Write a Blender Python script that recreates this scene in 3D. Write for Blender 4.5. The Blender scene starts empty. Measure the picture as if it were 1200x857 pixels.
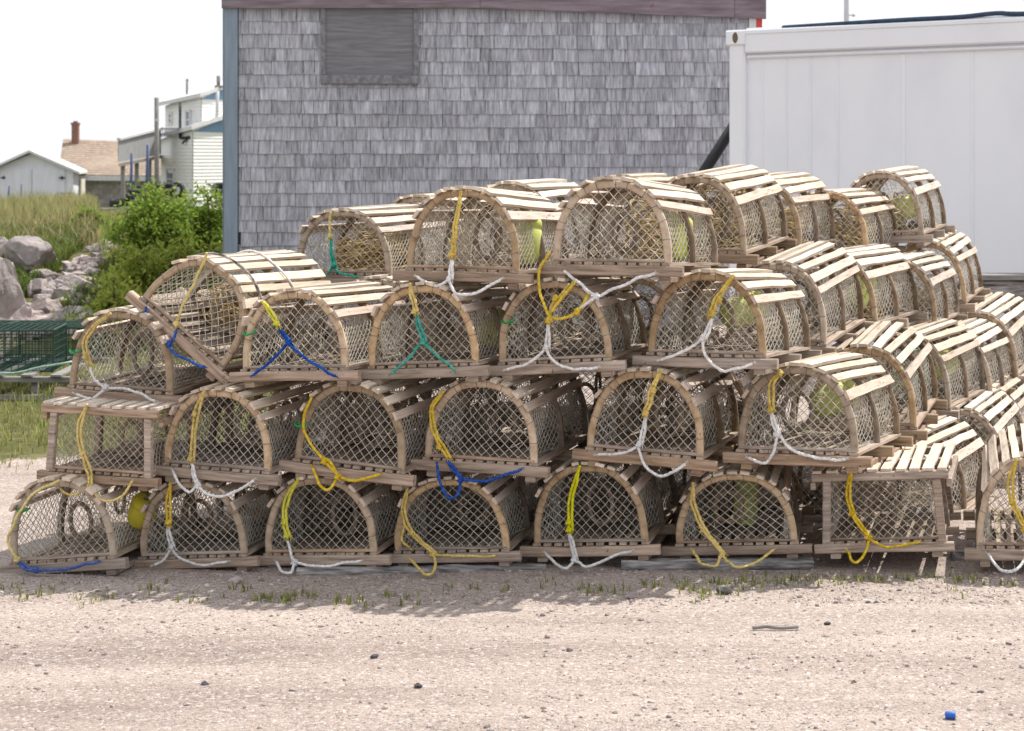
import bpy, math, random
from mathutils import Vector, Matrix, noise as mnoise
R = math.radians
scene = bpy.context.scene
COL = scene.collection
F, HOR, CAMZ, CX = 2336.0, 183.0, 1.6, 600.0      # focal length in photo pixels, horizon row, eye height

def P(px, py, D):
    return Vector(((px-CX)/F*D, D, CAMZ+(HOR-py)/F*D))

# ------------------------------------------------------------------ objects
def tag(o, label=None, cat=None, group=None, kind=None):
    if label: o['label'] = label
    if cat: o['category'] = cat
    if group: o['group'] = group
    if kind: o['kind'] = kind
    return o

def empty(name, loc=(0, 0, 0), rz=0, label=None, cat=None, group=None):
    o = bpy.data.objects.new(name, None)
    o.empty_display_size = .1
    o.location = loc; o.rotation_euler = (0, 0, rz)
    COL.objects.link(o)
    return tag(o, label, cat, group)

def inst(name, mesh, parent=None):
    o = bpy.data.objects.new(name, mesh)
    COL.objects.link(o)
    if parent: o.parent = parent
    return o

class MB:
    """collects shapes; mesh()/build() gives ONE mesh object"""
    def __init__(s): s.v = []; s.f = []; s.mi = []; s.cur = 0
    def add(s, vs, fs):
        n = len(s.v); s.v.extend([tuple(a) for a in vs])
        for q in fs:
            s.f.append(tuple(n+i for i in q)); s.mi.append(s.cur)
    def box(s, c, d, M=None):
        x, y, z = d[0]/2, d[1]/2, d[2]/2
        vs = [Vector((a*x, b*y, e*z)) for a in (-1, 1) for b in (-1, 1) for e in (-1, 1)]
        if M is not None: vs = [M @ v for v in vs]
        c = Vector(c)
        s.add([v+c for v in vs], [(0,1,3,2),(4,6,7,5),(0,4,5,1),(2,3,7,6),(0,2,6,4),(1,5,7,3)])
    def beam(s, p0, p1, wv, tv, w, t, seg=1, jit=0, bow=0, ch=0, rnd=random, tw=0):
        p0, p1, wv, tv = Vector(p0), Vector(p1), Vector(wv), Vector(tv)
        rings = []
        for i in range(seg+1):
            k = i/seg; c = p0.lerp(p1, k)
            c = c+tv*(bow*4*k*(1-k)) + wv*rnd.uniform(-jit, jit)
            ww = w*(1+rnd.uniform(-jit, jit)*8); a = tw*(k-.5)
            wa = wv*math.cos(a)+tv*math.sin(a); ta = tv*math.cos(a)-wv*math.sin(a)
            if ch > 0:
                q = [(-.5*ww+ch, -.5*t), (.5*ww-ch, -.5*t), (.5*ww, -.5*t+ch), (.5*ww, .5*t-ch),
                     (.5*ww-ch, .5*t), (-.5*ww+ch, .5*t), (-.5*ww, .5*t-ch), (-.5*ww, -.5*t+ch)]
            else:
                q = [(-.5*ww, -.5*t), (.5*ww, -.5*t), (.5*ww, .5*t), (-.5*ww, .5*t)]
            rings.append([c+wa*a1+ta*b1 for a1, b1 in q])
        s.loft(rings, True)
    def loft(s, rings, cap=False, closed=False):
        m = len(rings[0]); n = len(rings)
        vs = [p for r in rings for p in r]; fs = []
        for i in range(n if closed else n-1):
            a, b = i*m, ((i+1) % n)*m
            for j in range(m):
                fs.append((a+j, a+(j+1) % m, b+(j+1) % m, b+j))
        if cap and not closed:
            fs.append(tuple(range(m-1, -1, -1))); fs.append(tuple((n-1)*m+j for j in range(m)))
        s.add(vs, fs)
    def stick(s, a, b, r, n=3):
        a, b = Vector(a), Vector(b); d = b-a
        if d.length < 1e-6: return
        d.normalize()
        u = d.orthogonal().normalized(); w = d.cross(u)
        off = [u*(r*math.cos(6.2832*k/n))+w*(r*math.sin(6.2832*k/n)) for k in range(n)]
        s.add([a+o for o in off]+[b+o for o in off], [(k, (k+1) % n, n+(k+1) % n, n+k) for k in range(n)])
    def knot(s, c, r):
        c = Vector(c)
        vs = [c+Vector(d)*r for d in ((1,0,0),(-1,0,0),(0,1,0),(0,-1,0),(0,0,1),(0,0,-1))]
        s.add(vs, [(0,2,4),(2,1,4),(1,3,4),(3,0,4),(2,0,5),(1,2,5),(3,1,5),(0,3,5)])
    def tube(s, pts, r, n=8, twist=0, amp=0, cap=True, closed=False):
        pts = [Vector(p) for p in pts]; N = len(pts)
        if N < 2: return
        rings = []; u = None; L = 0
        for i in range(N):
            if closed: d = pts[(i+1) % N]-pts[i-1]
            else: d = pts[min(i+1, N-1)]-pts[max(i-1, 0)]
            if d.length < 1e-9: d = Vector((0, 0, 1))
            d.normalize()
            if i: L += (pts[i]-pts[i-1]).length
            if u is None: u = d.orthogonal().normalized()
            u = u-d*u.dot(d)
            u = u.normalized() if u.length > 1e-6 else d.orthogonal().normalized()
            w = d.cross(u)
            rr = r[i] if isinstance(r, (list, tuple)) else r
            ring = []
            for k in range(n):
                a = 6.28318*k/n
                q = rr*(1+amp*math.cos(3*a-twist*L)) if amp else rr
                ring.append(pts[i]+u*(q*math.cos(a))+w*(q*math.sin(a)))
            rings.append(ring)
        s.loft(rings, cap, closed)
    def ico(s, c, r, sc=(1, 1, 1), M=None, sub=1, nz=0, seed=0, fr=1.0):
        vs, fs = ICO[sub]; c = Vector(c); out = []
        for v in vs:
            k = 1
            if nz: k = 1+nz*mnoise.noise(v*fr+Vector((seed*7.13, seed*3.7, seed)))
            q = Vector((v[0]*sc[0], v[1]*sc[1], v[2]*sc[2]))*(r*k)
            if M is not None: q = M @ q
            out.append(c+q)
        s.add(out, fs)
    def mesh(s, name, mats, smooth=False):
        me = bpy.data.meshes.new(name)
        me.from_pydata(s.v, [], s.f)
        for m in (mats if isinstance(mats, (list, tuple)) else [mats]): me.materials.append(m)
        if any(s.mi): me.polygons.foreach_set('material_index', s.mi)
        if smooth: me.polygons.foreach_set('use_smooth', [True]*len(me.polygons))
        me.validate(); me.update()
        return me
    def build(s, name, mats, parent=None, smooth=False):
        return inst(name, s.mesh(name, mats, smooth), parent)

def make_ico():
    t = (1+5**.5)/2
    vs = [Vector(v).normalized() for v in ((-1,t,0),(1,t,0),(-1,-t,0),(1,-t,0),(0,-1,t),(0,1,t),(0,-1,-t),(0,1,-t),(t,0,-1),(t,0,1),(-t,0,-1),(-t,0,1))]
    fs = [(0,11,5),(0,5,1),(0,1,7),(0,7,10),(0,10,11),(1,5,9),(5,11,4),(11,10,2),(10,7,6),(7,1,8),(3,9,4),(3,4,2),(3,2,6),(3,6,8),(3,8,9),(4,9,5),(2,4,11),(6,2,10),(8,6,7),(9,8,1)]
    out = [(vs, fs)]
    for _ in range(3):
        vs = list(vs); mid = {}; nf = []
        def m(a, b):
            k = (min(a, b), max(a, b))
            if k not in mid:
                vs.append(((vs[a]+vs[b])/2).normalized()); mid[k] = len(vs)-1
            return mid[k]
        for a, b, c in fs:
            ab, bc, ca = m(a, b), m(b, c), m(c, a)
            nf += [(a, ab, ca), (b, bc, ab), (c, ca, bc), (ab, bc, ca)]
        fs = nf; out.append((vs, fs))
    return out
ICO = make_ico()

def spline(pts, step=.004):
    pts = [Vector(p) for p in pts]
    if len(pts) == 2: pts = [pts[0], (pts[0]+pts[1])/2, pts[1]]
    q = [pts[0]*2-pts[1]]+pts+[pts[-1]*2-pts[-2]]; out = []
    for i in range(1, len(q)-2):
        a, b, c, d = q[i-1], q[i], q[i+1], q[i+2]
        n = max(2, int((c-b).length/step))
        for k in range(n):
            t = k/n
            out.append(.5*((2*b)+(c-a)*t+(2*a-5*b+4*c-d)*t*t+(3*b-a-3*c+d)*t**3))
    out.append(pts[-1])
    return out

# ------------------------------------------------------------------ materials
def mat(name, stops, scale=(8, 8, 8), detail=6, rough=.85, bump=.2, bdist=.004, objr=.0, isl=.0, rough_n=.6, dist=0.0,
        hue_isl=0.0, metal=0, spec=.3, trans=0, speck=None, wave=None):
    m = bpy.data.materials.new(name); m.use_nodes = True
    nt = m.node_tree; N = nt.nodes; L = nt.links; N.clear()
    out = N.new('ShaderNodeOutputMaterial'); bs = N.new('ShaderNodeBsdfPrincipled')
    tc = N.new('ShaderNodeTexCoord'); oi = N.new('ShaderNodeObjectInfo')
    ad = N.new('ShaderNodeVectorMath'); ad.operation = 'MULTIPLY_ADD'
    cr = N.new('ShaderNodeCombineXYZ')
    for i in range(3): L.new(oi.outputs['Random'], cr.inputs[i])
    L.new(cr.outputs[0], ad.inputs[0]); ad.inputs[1].default_value = (13, 7, 9); L.new(tc.outputs['Object'], ad.inputs[2])
    mp = N.new('ShaderNodeMapping'); mp.inputs['Scale'].default_value = scale
    L.new(ad.outputs[0], mp.inputs[0])
    src = mp.outputs[0]
    if isl:
        gi = N.new('ShaderNodeNewGeometry')
        c2 = N.new('ShaderNodeCombineXYZ')
        for i in range(3): L.new(gi.outputs['Random Per Island'], c2.inputs[i])
        a2 = N.new('ShaderNodeVectorMath'); a2.operation = 'MULTIPLY_ADD'
        L.new(c2.outputs[0], a2.inputs[0]); a2.inputs[1].default_value = (31, 17, 23); L.new(src, a2.inputs[2]); src = a2.outputs[0]
    nz = N.new('ShaderNodeTexNoise'); nz.inputs['Scale'].default_value = 1; nz.inputs['Detail'].default_value = detail
    nz.inputs['Roughness'].default_value = rough_n; nz.inputs['Distortion'].default_value = dist
    L.new(src, nz.inputs['Vector'])
    rp = N.new('ShaderNodeValToRGB'); e = rp.color_ramp.elements
    while len(e) < len(stops): e.new(.5)
    for i, (p, c) in enumerate(stops):
        e[i].position = p; e[i].color = (*c, 1)
    L.new(nz.outputs['Fac'], rp.inputs[0])
    colr = rp.outputs[0]
    if speck:
        n2 = N.new('ShaderNodeTexNoise'); n2.inputs['Scale'].default_value = speck[0]; n2.inputs['Detail'].default_value = 3
        L.new(ad.outputs[0], n2.inputs['Vector'])
        r2 = N.new('ShaderNodeValToRGB'); r2.color_ramp.elements[0].position = speck[1]; r2.color_ramp.elements[1].position = speck[1]+.08
        L.new(n2.outputs['Fac'], r2.inputs[0])
        mx = N.new('ShaderNodeMixRGB'); L.new(r2.outputs[0], mx.inputs[0]); L.new(colr, mx.inputs[1]); mx.inputs[2].default_value = (*speck[2], 1)
        colr = mx.outputs[0]
    if objr or isl:
        hs = N.new('ShaderNodeHueSaturation'); L.new(colr, hs.inputs['Color'])
        ma = N.new('ShaderNodeMath'); ma.operation = 'MULTIPLY_ADD'; L.new(oi.outputs['Random'], ma.inputs[0])
        ma.inputs[1].default_value = 2*objr; ma.inputs[2].default_value = 1-objr
        val = ma.outputs[0]
        if isl:
            mb = N.new('ShaderNodeMath'); mb.operation = 'MULTIPLY_ADD'; L.new(gi.outputs['Random Per Island'], mb.inputs[0])
            mb.inputs[1].default_value = 2*isl; mb.inputs[2].default_value = 1-isl
            mm = N.new('ShaderNodeMath'); mm.operation = 'MULTIPLY'; L.new(val, mm.inputs[0]); L.new(mb.outputs[0], mm.inputs[1]); val = mm.outputs[0]
            if hue_isl:
                wn = N.new('ShaderNodeTexWhiteNoise'); wn.noise_dimensions = '1D'; L.new(gi.outputs['Random Per Island'], wn.inputs['W'])
                mh = N.new('ShaderNodeMath'); mh.operation = 'MULTIPLY_ADD'; L.new(wn.outputs['Value'], mh.inputs[0])
                mh.inputs[1].default_value = 2*hue_isl; mh.inputs[2].default_value = .5-hue_isl; L.new(mh.outputs[0], hs.inputs['Hue'])
        if objr:
            m7 = N.new('ShaderNodeMath'); m7.operation = 'MULTIPLY'; L.new(oi.outputs['Random'], m7.inputs[0]); m7.inputs[1].default_value = 7.31
            mf = N.new('ShaderNodeMath'); mf.operation = 'FRACT'; L.new(m7.outputs[0], mf.inputs[0])
            m8 = N.new('ShaderNodeMath'); m8.operation = 'MULTIPLY_ADD'; L.new(mf.outputs[0], m8.inputs[0]); m8.inputs[1].default_value = 2.6*objr; m8.inputs[2].default_value = 1-1.3*objr
            L.new(m8.outputs[0], hs.inputs['Saturation'])
        L.new(val, hs.inputs['Value']); colr = hs.outputs[0]
    L.new(colr, bs.inputs['Base Color'])
    bs.inputs['Roughness'].default_value = rough; bs.inputs['Metallic'].default_value = metal
    bs.inputs['Specular IOR Level'].default_value = spec
    if bump:
        bp = N.new('ShaderNodeBump'); bp.inputs['Strength'].default_value = bump; bp.inputs['Distance'].default_value = bdist
        L.new(nz.outputs['Fac'], bp.inputs['Height']); L.new(bp.outputs[0], bs.inputs['Normal'])
    if trans:
        tr = N.new('ShaderNodeBsdfTranslucent'); L.new(colr, tr.inputs[0])
        ms = N.new('ShaderNodeMixShader'); ms.inputs[0].default_value = trans
        L.new(bs.outputs[0], ms.inputs[1]); L.new(tr.outputs[0], ms.inputs[2]); L.new(ms.outputs[0], out.inputs[0])
    else:
        L.new(bs.outputs[0], out.inputs[0])
    return m

M = {}
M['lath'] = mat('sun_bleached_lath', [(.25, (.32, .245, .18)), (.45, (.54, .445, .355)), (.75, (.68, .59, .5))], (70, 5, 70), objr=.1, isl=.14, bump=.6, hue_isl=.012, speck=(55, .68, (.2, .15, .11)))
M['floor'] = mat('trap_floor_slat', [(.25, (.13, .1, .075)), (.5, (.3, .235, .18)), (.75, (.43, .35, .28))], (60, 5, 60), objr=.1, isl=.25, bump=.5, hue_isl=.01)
M['board'] = mat('weathered_board', [(.25, (.1, .074, .052)), (.43, (.29, .22, .16)), (.6, (.42, .33, .25)), (.78, (.56, .465, .375))], (6, 70, 80), objr=.22, isl=.15, bump=.8, hue_isl=.012, detail=9, speck=(48, .68, (.09, .07, .055)))
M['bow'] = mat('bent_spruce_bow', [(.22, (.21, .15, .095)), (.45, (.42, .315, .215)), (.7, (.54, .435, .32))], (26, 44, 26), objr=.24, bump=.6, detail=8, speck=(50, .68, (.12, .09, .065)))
M['bowdark'] = mat('weathered_shade_bow', [(.25, (.09, .066, .045)), (.5, (.2, .15, .105)), (.75, (.32, .25, .185))], (22, 40, 22), objr=.2, bump=.5)  # middle and rear bows: weathered wood, colour darkened further to stand for interior shade
M['lacing'] = mat('tarred_twine', [(.3, (.09, .075, .06)), (.7, (.19, .155, .125))], (60, 60, 60), bump=0)
M['net'] = mat('trap_netting', [(.3, (.6, .56, .49)), (.7, (.8, .77, .7))], (20, 20, 20), objr=.08, bump=0, trans=.42)
M['innernet'] = mat('head_netting', [(.3, (.48, .41, .31)), (.7, (.7, .62, .5))], (20, 20, 20), objr=.14, bump=0, trans=.45)
M['ring'] = mat('entrance_ring_wood', [(.3, (.13, .1, .075)), (.7, (.3, .24, .185))], (30, 30, 30), objr=.15)
M['ballast'] = mat('concrete_ballast', [(.3, (.12, .1, .09)), (.7, (.25, .22, .2))], (40, 40, 40), objr=.15)
def rope(name, a, b): return mat(name, [(.25, tuple(.55*c+.02 for c in a)), (.45, a), (.72, b)], (70, 70, 70), objr=.12, detail=8, rough=.7, bump=.25, bdist=.002)
M['yellow'] = rope('yellow_rope', (.52, .37, .06), (.78, .6, .17))
M['lemon'] = rope('lemon_rope', (.58, .55, .05), (.78, .74, .14))
M['pale'] = rope('faded_yellow_rope', (.55, .46, .2), (.76, .66, .34))
M['white'] = rope('white_rope', (.62, .61, .6), (.84, .83, .81))
M['blue'] = rope('blue_rope', (.012, .05, .27), (.04, .15, .48))
M['teal'] = rope('teal_rope', (.05, .28, .22), (.13, .48, .39))
M['straw'] = rope('straw_coloured_rope', (.5, .36, .15), (.74, .58, .3))
M['greenrope'] = rope('pale_green_rope', (.25, .38, .3), (.42, .55, .46))
M['tag'] = mat('green_plastic_tag', [(.3, (.01, .2, .06)), (.7, (.03, .34, .12))], (9, 9, 9), rough=.4, bump=0)
M['buoy'] = mat('lime_buoy_foam', [(.3, (.4, .46, .08)), (.55, (.55, .6, .16)), (.8, (.66, .68, .3))], (14, 14, 14), rough=.6, bump=.3, objr=.08)
M['buoyy'] = mat('yellow_buoy_foam', [(.3, (.5, .42, .03)), (.7, (.72, .64, .07))], (14, 14, 14), rough=.6, bump=.3)
M['timber'] = mat('driftwood_timber', [(.34, (.06, .055, .055)), (.5, (.24, .225, .22)), (.64, (.45, .43, .42))], (7, 60, 60), bump=.9, bdist=.01)
M['shingle'] = mat('weathered_shingle', [(.22, (.09, .09, .1)), (.4, (.26, .264, .292)), (.55, (.42, .425, .465)), (.76, (.64, .645, .69))], (44, 44, 3.2), detail=10, isl=.17, dist=.4, speck=(16, .73, (.13, .12, .12)), bump=.6, bdist=.003, rough_n=.68, hue_isl=.012)
M['darkwall'] = mat('tar_paper', [(.3, (.03, .03, .035)), (.7, (.06, .06, .065))], (5, 5, 5))
M['corner'] = mat('blue_grey_trim_paint', [(.3, (.2, .25, .31)), (.7, (.27, .325, .39))], (30, 30, 2.5), bump=.25)
M['fascia'] = mat('weathered_fascia', [(.25, (.1, .075, .085)), (.5, (.2, .16, .18)), (.75, (.29, .25, .27))], (3, 30, 34), bump=.5, speck=(9, .67, (.2, .08, .08)))
M['red'] = mat('red_paint', [(.3, (.5, .05, .05)), (.7, (.62, .09, .08))], (10, 10, 10), bump=.1)
M['ply'] = mat('grey_plywood', [(.25, (.125, .125, .135)), (.5, (.19, .188, .2)), (.75, (.265, .262, .28))], (3, 50, 48), detail=9, bump=.4, dist=.5, speck=(20, .72, (.08, .075, .08)))
M['trimgrey'] = mat('weathered_grey_trim', [(.25, (.11, .11, .118)), (.5, (.2, .2, .212)), (.75, (.31, .31, .325))], (24, 24, 24), detail=8, bump=.5)
M['trimwhite'] = mat('white_trim', [(.3, (.55, .55, .56)), (.7, (.7, .7, .7))], (10, 10, 3), bump=.1)
M['roofdark'] = mat('roof_felt', [(.3, (.05, .05, .05)), (.7, (.1, .1, .1))], (10, 10, 10))
M['container'] = mat('white_container_paint', [(.2, (.68, .7, .74)), (.5, (.77, .79, .825)), (.8, (.8, .82, .85))], (1.3, 1.3, .8), rough=.5, bump=.12, bdist=.03, detail=5, speck=(3.2, .735, (.52, .51, .52)))
M['casting'] = mat('corner_casting_hole', [(.3, (.1, .07, .05)), (.7, (.22, .15, .1))], (30, 30, 30))
M['black'] = mat('black_plastic', [(.3, (.012, .012, .013)), (.7, (.03, .03, .032))], (20, 20, 20), rough=.5, bump=.1)
M['hose'] = mat('dark_blue_hose', [(.3, (.02, .035, .06)), (.7, (.04, .07, .12))], (20, 20, 20), rough=.5, bump=.1)
M['steel'] = mat('galvanised_steel', [(.3, (.45, .46, .47)), (.7, (.6, .61, .62))], (10, 10, 3), rough=.5, bump=.1)
M['siding'] = mat('white_clapboard', [(.3, (.75, .75, .73)), (.7, (.83, .83, .81))], (3, 3, 12), bump=.1)
M['garage'] = mat('pale_garage_board', [(.3, (.64, .65, .7)), (.7, (.75, .76, .81))], (6, 6, 1), bump=.1)
M['cream'] = mat('cream_board', [(.3, (.58, .54, .45)), (.7, (.7, .66, .56))], (6, 6, 1), bump=.1)
M['shinglebrown'] = mat('brown_roof_shingle', [(.25, (.19, .145, .11)), (.5, (.32, .25, .195)), (.75, (.44, .36, .29))], (5, 14, 14), detail=8, bump=.4, isl=.12)
M['block'] = mat('grey_block_wall', [(.25, (.28, .26, .24)), (.7, (.5, .47, .44))], (3, 3, 3), detail=8, bump=.3, isl=.2)
M['brick'] = mat('chimney_brick', [(.3, (.17, .085, .065)), (.7, (.28, .16, .125))], (14, 14, 14))
M['bluetrim'] = mat('blue_gable_siding', [(.3, (.14, .24, .36)), (.7, (.2, .32, .45))], (9, 9, 2))
M['glass'] = mat('dim_window_glass', [(.3, (.1, .14, .17)), (.7, (.18, .22, .25))], (1, 1, 1), rough=.08, bump=0, spec=.6)
M['greyboard'] = mat('grey_deck_board', [(.25, (.24, .24, .25)), (.7, (.4, .4, .41))], (22, 22, 2), bump=.4)
M['bluepole'] = mat('navy_painted_steel', [(.3, (.03, .06, .14)), (.7, (.06, .1, .2))], (8, 8, 8), rough=.5)
M['tyre'] = mat('worn_tyre_rubber', [(.3, (.02, .02, .021)), (.7, (.05, .05, .05))], (20, 20, 20), rough=.8)
M['bluetub'] = mat('blue_plastic', [(.3, (.02, .09, .4)), (.7, (.04, .15, .55))], (8, 8, 8), rough=.4, bump=0)
M['rock'] = mat('pink_granite', [(.2, (.2, .165, .16)), (.42, (.4, .34, .325)), (.6, (.52, .45, .43)), (.85, (.62, .56, .54))], (4, 4, 4), detail=12, objr=.22, bump=1, bdist=.08, rough_n=.7)
M['darkstone'] = mat('dark_basalt_stone', [(.3, (.05, .05, .055)), (.7, (.12, .115, .12))], (40, 40, 40), bump=.5)
M['pebble'] = mat('yard_pebble', [(.2, (.17, .145, .135)), (.5, (.34, .285, .265)), (.8, (.54, .475, .44))], (60, 60, 60), isl=.5, hue_isl=.02, bump=.2)
M['wire'] = mat('green_coated_wire', [(.3, (.012, .035, .027)), (.7, (.03, .075, .052))], (30, 30, 30), rough=.5, bump=0)
M['rack'] = mat('grey_rack_wood', [(.25, (.12, .115, .11)), (.7, (.32, .305, .29))], (5, 30, 30), bump=.6)
M['bark'] = mat('shrub_bark', [(.3, (.08, .06, .045)), (.7, (.16, .12, .09))], (30, 30, 8))
def leafmat(n, a, b, hue=.02): return mat(n, [(.3, a), (.7, b)], (3, 3, 3), isl=.35, hue_isl=hue, bump=0, rough=.6, trans=.5)
M['leaf'] = leafmat('shrub_leaf', (.14, .22, .03), (.32, .42, .07))
M['leafy'] = leafmat('yellow_green_leaf', (.25, .32, .05), (.46, .5, .1))
M['grassy'] = leafmat('bank_grass', (.2, .21, .07), (.4, .36, .17), .035)
M['grassdry'] = leafmat('dry_grass', (.28, .22, .11), (.42, .35, .2), .03)
M['grassgreen'] = leafmat('green_grass', (.13, .19, .04), (.3, .33, .09), .02)
M['weed'] = leafmat('yard_weed', (.17, .2, .06), (.36, .36, .13), .02)
M['fern'] = leafmat('dark_bank_growth', (.07, .11, .02), (.18, .22, .05), .03)

# ------------------------------------------------------------------ lobster traps
W, L, H, HW, ZF = .54, .86, .345, .222, .05      # board width, length, height, half bow width, floor level

def bow_curve(n=40, hw=HW, hz=H-ZF, ex=2.3, z0=ZF):
    raw = []
    for i in range(401):
        a = math.pi*(1-i/400); c, s = math.cos(a), math.sin(a)
        raw.append(Vector((hw*math.copysign(abs(c)**(2/ex), c), 0, z0+hz*abs(s)**(2/ex))))
    d = [0]
    for i in range(400): d.append(d[-1]+(raw[i+1]-raw[i]).length)
    out = []; j = 0
    for k in range(n+1):
        t = d[-1]*k/n
        while j < 399 and d[j+1] < t: j += 1
        f = (t-d[j])/max(1e-9, d[j+1]-d[j])
        out.append(raw[j].lerp(raw[j+1], min(1, max(0, f))))
    return out, d[-1]
BOW, BOWLEN = bow_curve(120)
def bowp(t):
    t = min(1, max(0, t))*120; i = min(119, int(t)); return BOW[i].lerp(BOW[i+1], t-i)
def bown(t):
    d = bowp(t+.006)-bowp(t-.006); d.normalize()
    return Vector((-d.z, 0, d.x)), d
def inside_bow(x, z, m=.012):
    if z < ZF+.004: return False
    ex = 2.3
    return (abs(x)/(HW-m))**ex+(max(0, z-ZF)/(H-ZF-m))**ex < 1
def nz(p, s, seed): return mnoise.noise(Vector(p)*s+Vector((seed*3.1, seed*1.7, seed*2.3)))

def net_patch(mb, nu, nv, fn, r, ok=None, knots=0, wrap=False):
    """diamond mesh laid over a surface; fn(i, j) -> point"""
    pt = {}
    def g(i, j):
        k = (i % nu if wrap else i, j)
        if k not in pt: pt[k] = fn(*k)
        return pt[k]
    for j in range(nv+1):
        for i in range(nu if wrap else nu+1):
            if (i+j) % 2: continue
            a = g(i, j)
            for di in (-1, 1):
                i2, j2 = i+di, j+1
                if j2 > nv or (not wrap and not 0 <= i2 <= nu): continue
                b = g(i2, j2)
                if ok:
                    ia, ib = ok(a), ok(b)
                    if not ia and not ib: continue
                    if ia != ib:
                        lo, hi = (a, b) if ia else (b, a)
                        x, y = lo.copy(), hi.copy()
                        for _ in range(7):
                            mm = (x+y)/2
                            if ok(mm): x = mm
                            else: y = mm
                        mb.stick(lo, x, r); continue
                mb.stick(a, b, r)
            if knots and (not ok or ok(a)): mb.knot(a, knots)

def sweep_bow(y, rad, dep, t0=0, t1=1, n=40, seed=0, jit=.002):
    rings = []
    for i in range(n+1):
        t = t0+(t1-t0)*i/n; p = bowp(t); nn, _ = bown(t)
        w = jit*mnoise.noise(Vector((t*9, seed, 0)))*2
        p = p-nn*(rad/2)+nn*w
        hr, hd, c = rad/2*(1+.15*mnoise.noise(Vector((t*6, seed+5, 0)))), dep/2, min(rad, dep)*.22
        yy = y+.006*mnoise.noise(Vector((t*3, seed+9, 0)))
        rings.append([p+nn*a+Vector((0, yy+b, 0)) for a, b in ((hr, hd-c), (hr-c, hd), (-hr+c, hd), (-hr, hd-c), (-hr, -hd+c), (-hr+c, -hd), (hr-c, -hd), (hr, -hd+c))])
    return rings

def base_parts(rnd, rect=False):
    p = []
    b = MB(); X, Y, Z = Vector((1, 0, 0)), Vector((0, 1, 0)), Vector((0, 0, 1))
    for y in (0, L*.5, L):
        b.beam((-W/2+rnd.uniform(-.008, .008), y, .019), (W/2+rnd.uniform(-.008, .008), y, .019), Y, Z, .036, .038, 6, .0012, rnd.uniform(-.004, .004), .004, rnd, rnd.uniform(-.1, .1))
    for x in (-.19, .2):
        b.beam((x, -.004, -.011), (x+rnd.uniform(-.01, .01), L+.01, -.011), X, Z, .04, .022, 4, .001, 0, .003, rnd)
    p.append(('base_frame', b.mesh('base_frame', M['board']), None))
    f = MB(); n = 11
    for i in range(n):
        x = (-.5+(i+.5)/n)*.46+rnd.uniform(-.004, .004)
        f.beam((x, -.008+rnd.uniform(-.008, .004), .044), (x+rnd.uniform(-.008, .008), L+.008, .044), X, Z, .03+rnd.uniform(-.004, .004), .0105, 4, .0012, rnd.uniform(-.002, .003), 0, rnd)
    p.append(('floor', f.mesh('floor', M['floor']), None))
    f = MB()
    f.beam((-.215, .012, .0555), (.215, .012, .0555), Y, Z, .022, .011, 5, .001, 0, .002, rnd)
    p.append(('door_sill', f.mesh('door_sill', M['board']), None))
    c = MB(); c.beam((.11, L*.62, .066), (.115, L*.86, .066), X, Z, .12, .03, 3, .002, 0, .006, rnd)
    p.append(('ballast', c.mesh('ballast', M['ballast']), None))
    return p

def inner_parts(rnd, seed, rect=False):
    p = []
    rc = Vector((rnd.uniform(-.04, .07), .2+rnd.uniform(-.05, .06), .165+rnd.uniform(-.01, .02)))
    rx, rz = .047+rnd.uniform(0, .012), .068+rnd.uniform(-.006, .012); tilt = rnd.uniform(-.5, .5)
    nu, nv = 44, 11
    def outer(i):
        k = i/nu
        if k < .72:
            q = bowp(k/.72) if not rect else bowp(k/.72)
            return Vector((q.x*.93, L*.5, ZF+(q.z-ZF)*.93))
        k = (k-.72)/.28
        return Vector((HW*.93*(1-2*k), L*.5, ZF+.006))
    def rpt(i):
        q = outer(i); a = math.atan2(q.z-.18, q.x)
        v = Vector((rx*math.cos(a), 0, rz*math.sin(a)))
        return rc+Vector((v.x*math.cos(tilt), v.x*math.sin(tilt), v.z))
    def fn(i, j):
        k = j/nv; a, b = outer(i), rpt(i)
        w = k**.75
        q = a.lerp(b, w); q.y = a.y+(b.y-a.y)*k
        q = q+Vector((nz(q, 9, seed), nz(q, 7, seed+3), nz(q, 9, seed+5)))*.016*(1-abs(2*k-1))
        return q
    b = MB(); net_patch(b, nu, nv, fn, .0013, wrap=True)
    p.append(('entrance_net', b.mesh('entrance_net', M['innernet']), None))
    g = MB(); g.tube([rc+Vector((rx*math.cos(a)*math.cos(tilt), rx*math.cos(a)*math.sin(tilt), rz*math.sin(a))) for a in [6.2832*k/20 for k in range(20)]], .0095, 6, closed=True)
    p.append(('entrance_ring', g.mesh('entrance_ring', M['ring'], True), 'entrance_net'))
    b = MB()
    # side entrance head in the rear bay
    sgn = rnd.choice((-1, 1)); c2 = Vector((-.03*sgn, L*.74, .17))
    def fn2(i, j):
        a = 6.2832*i/30; k = j/8
        q = bowp(.14 if sgn < 0 else .86)
        o = Vector((sgn*HW*.93*(1-.12*math.sin(a)*.5), L*.74+.16*math.cos(a), .16+.1*math.sin(a)))
        rr = c2+Vector((0, .05*math.cos(a), .055*math.sin(a)))
        w = o.lerp(rr, k)
        return w+Vector((0, nz(w, 9, seed), nz(w, 9, seed+2)))*.012
    net_patch(b, 30, 8, fn2, .0013, wrap=True)
    p.append(('entrance_net', b.mesh('entrance_net', M['innernet']), None))
    g = MB(); g.tube([c2+Vector((0, .05*math.cos(a), .055*math.sin(a))) for a in [6.2832*k/18 for k in range(18)]], .008, 6, closed=True)
    p.append(('entrance_ring', g.mesh('entrance_ring', M['ring'], True), 'entrance_net'))
    return p

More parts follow.
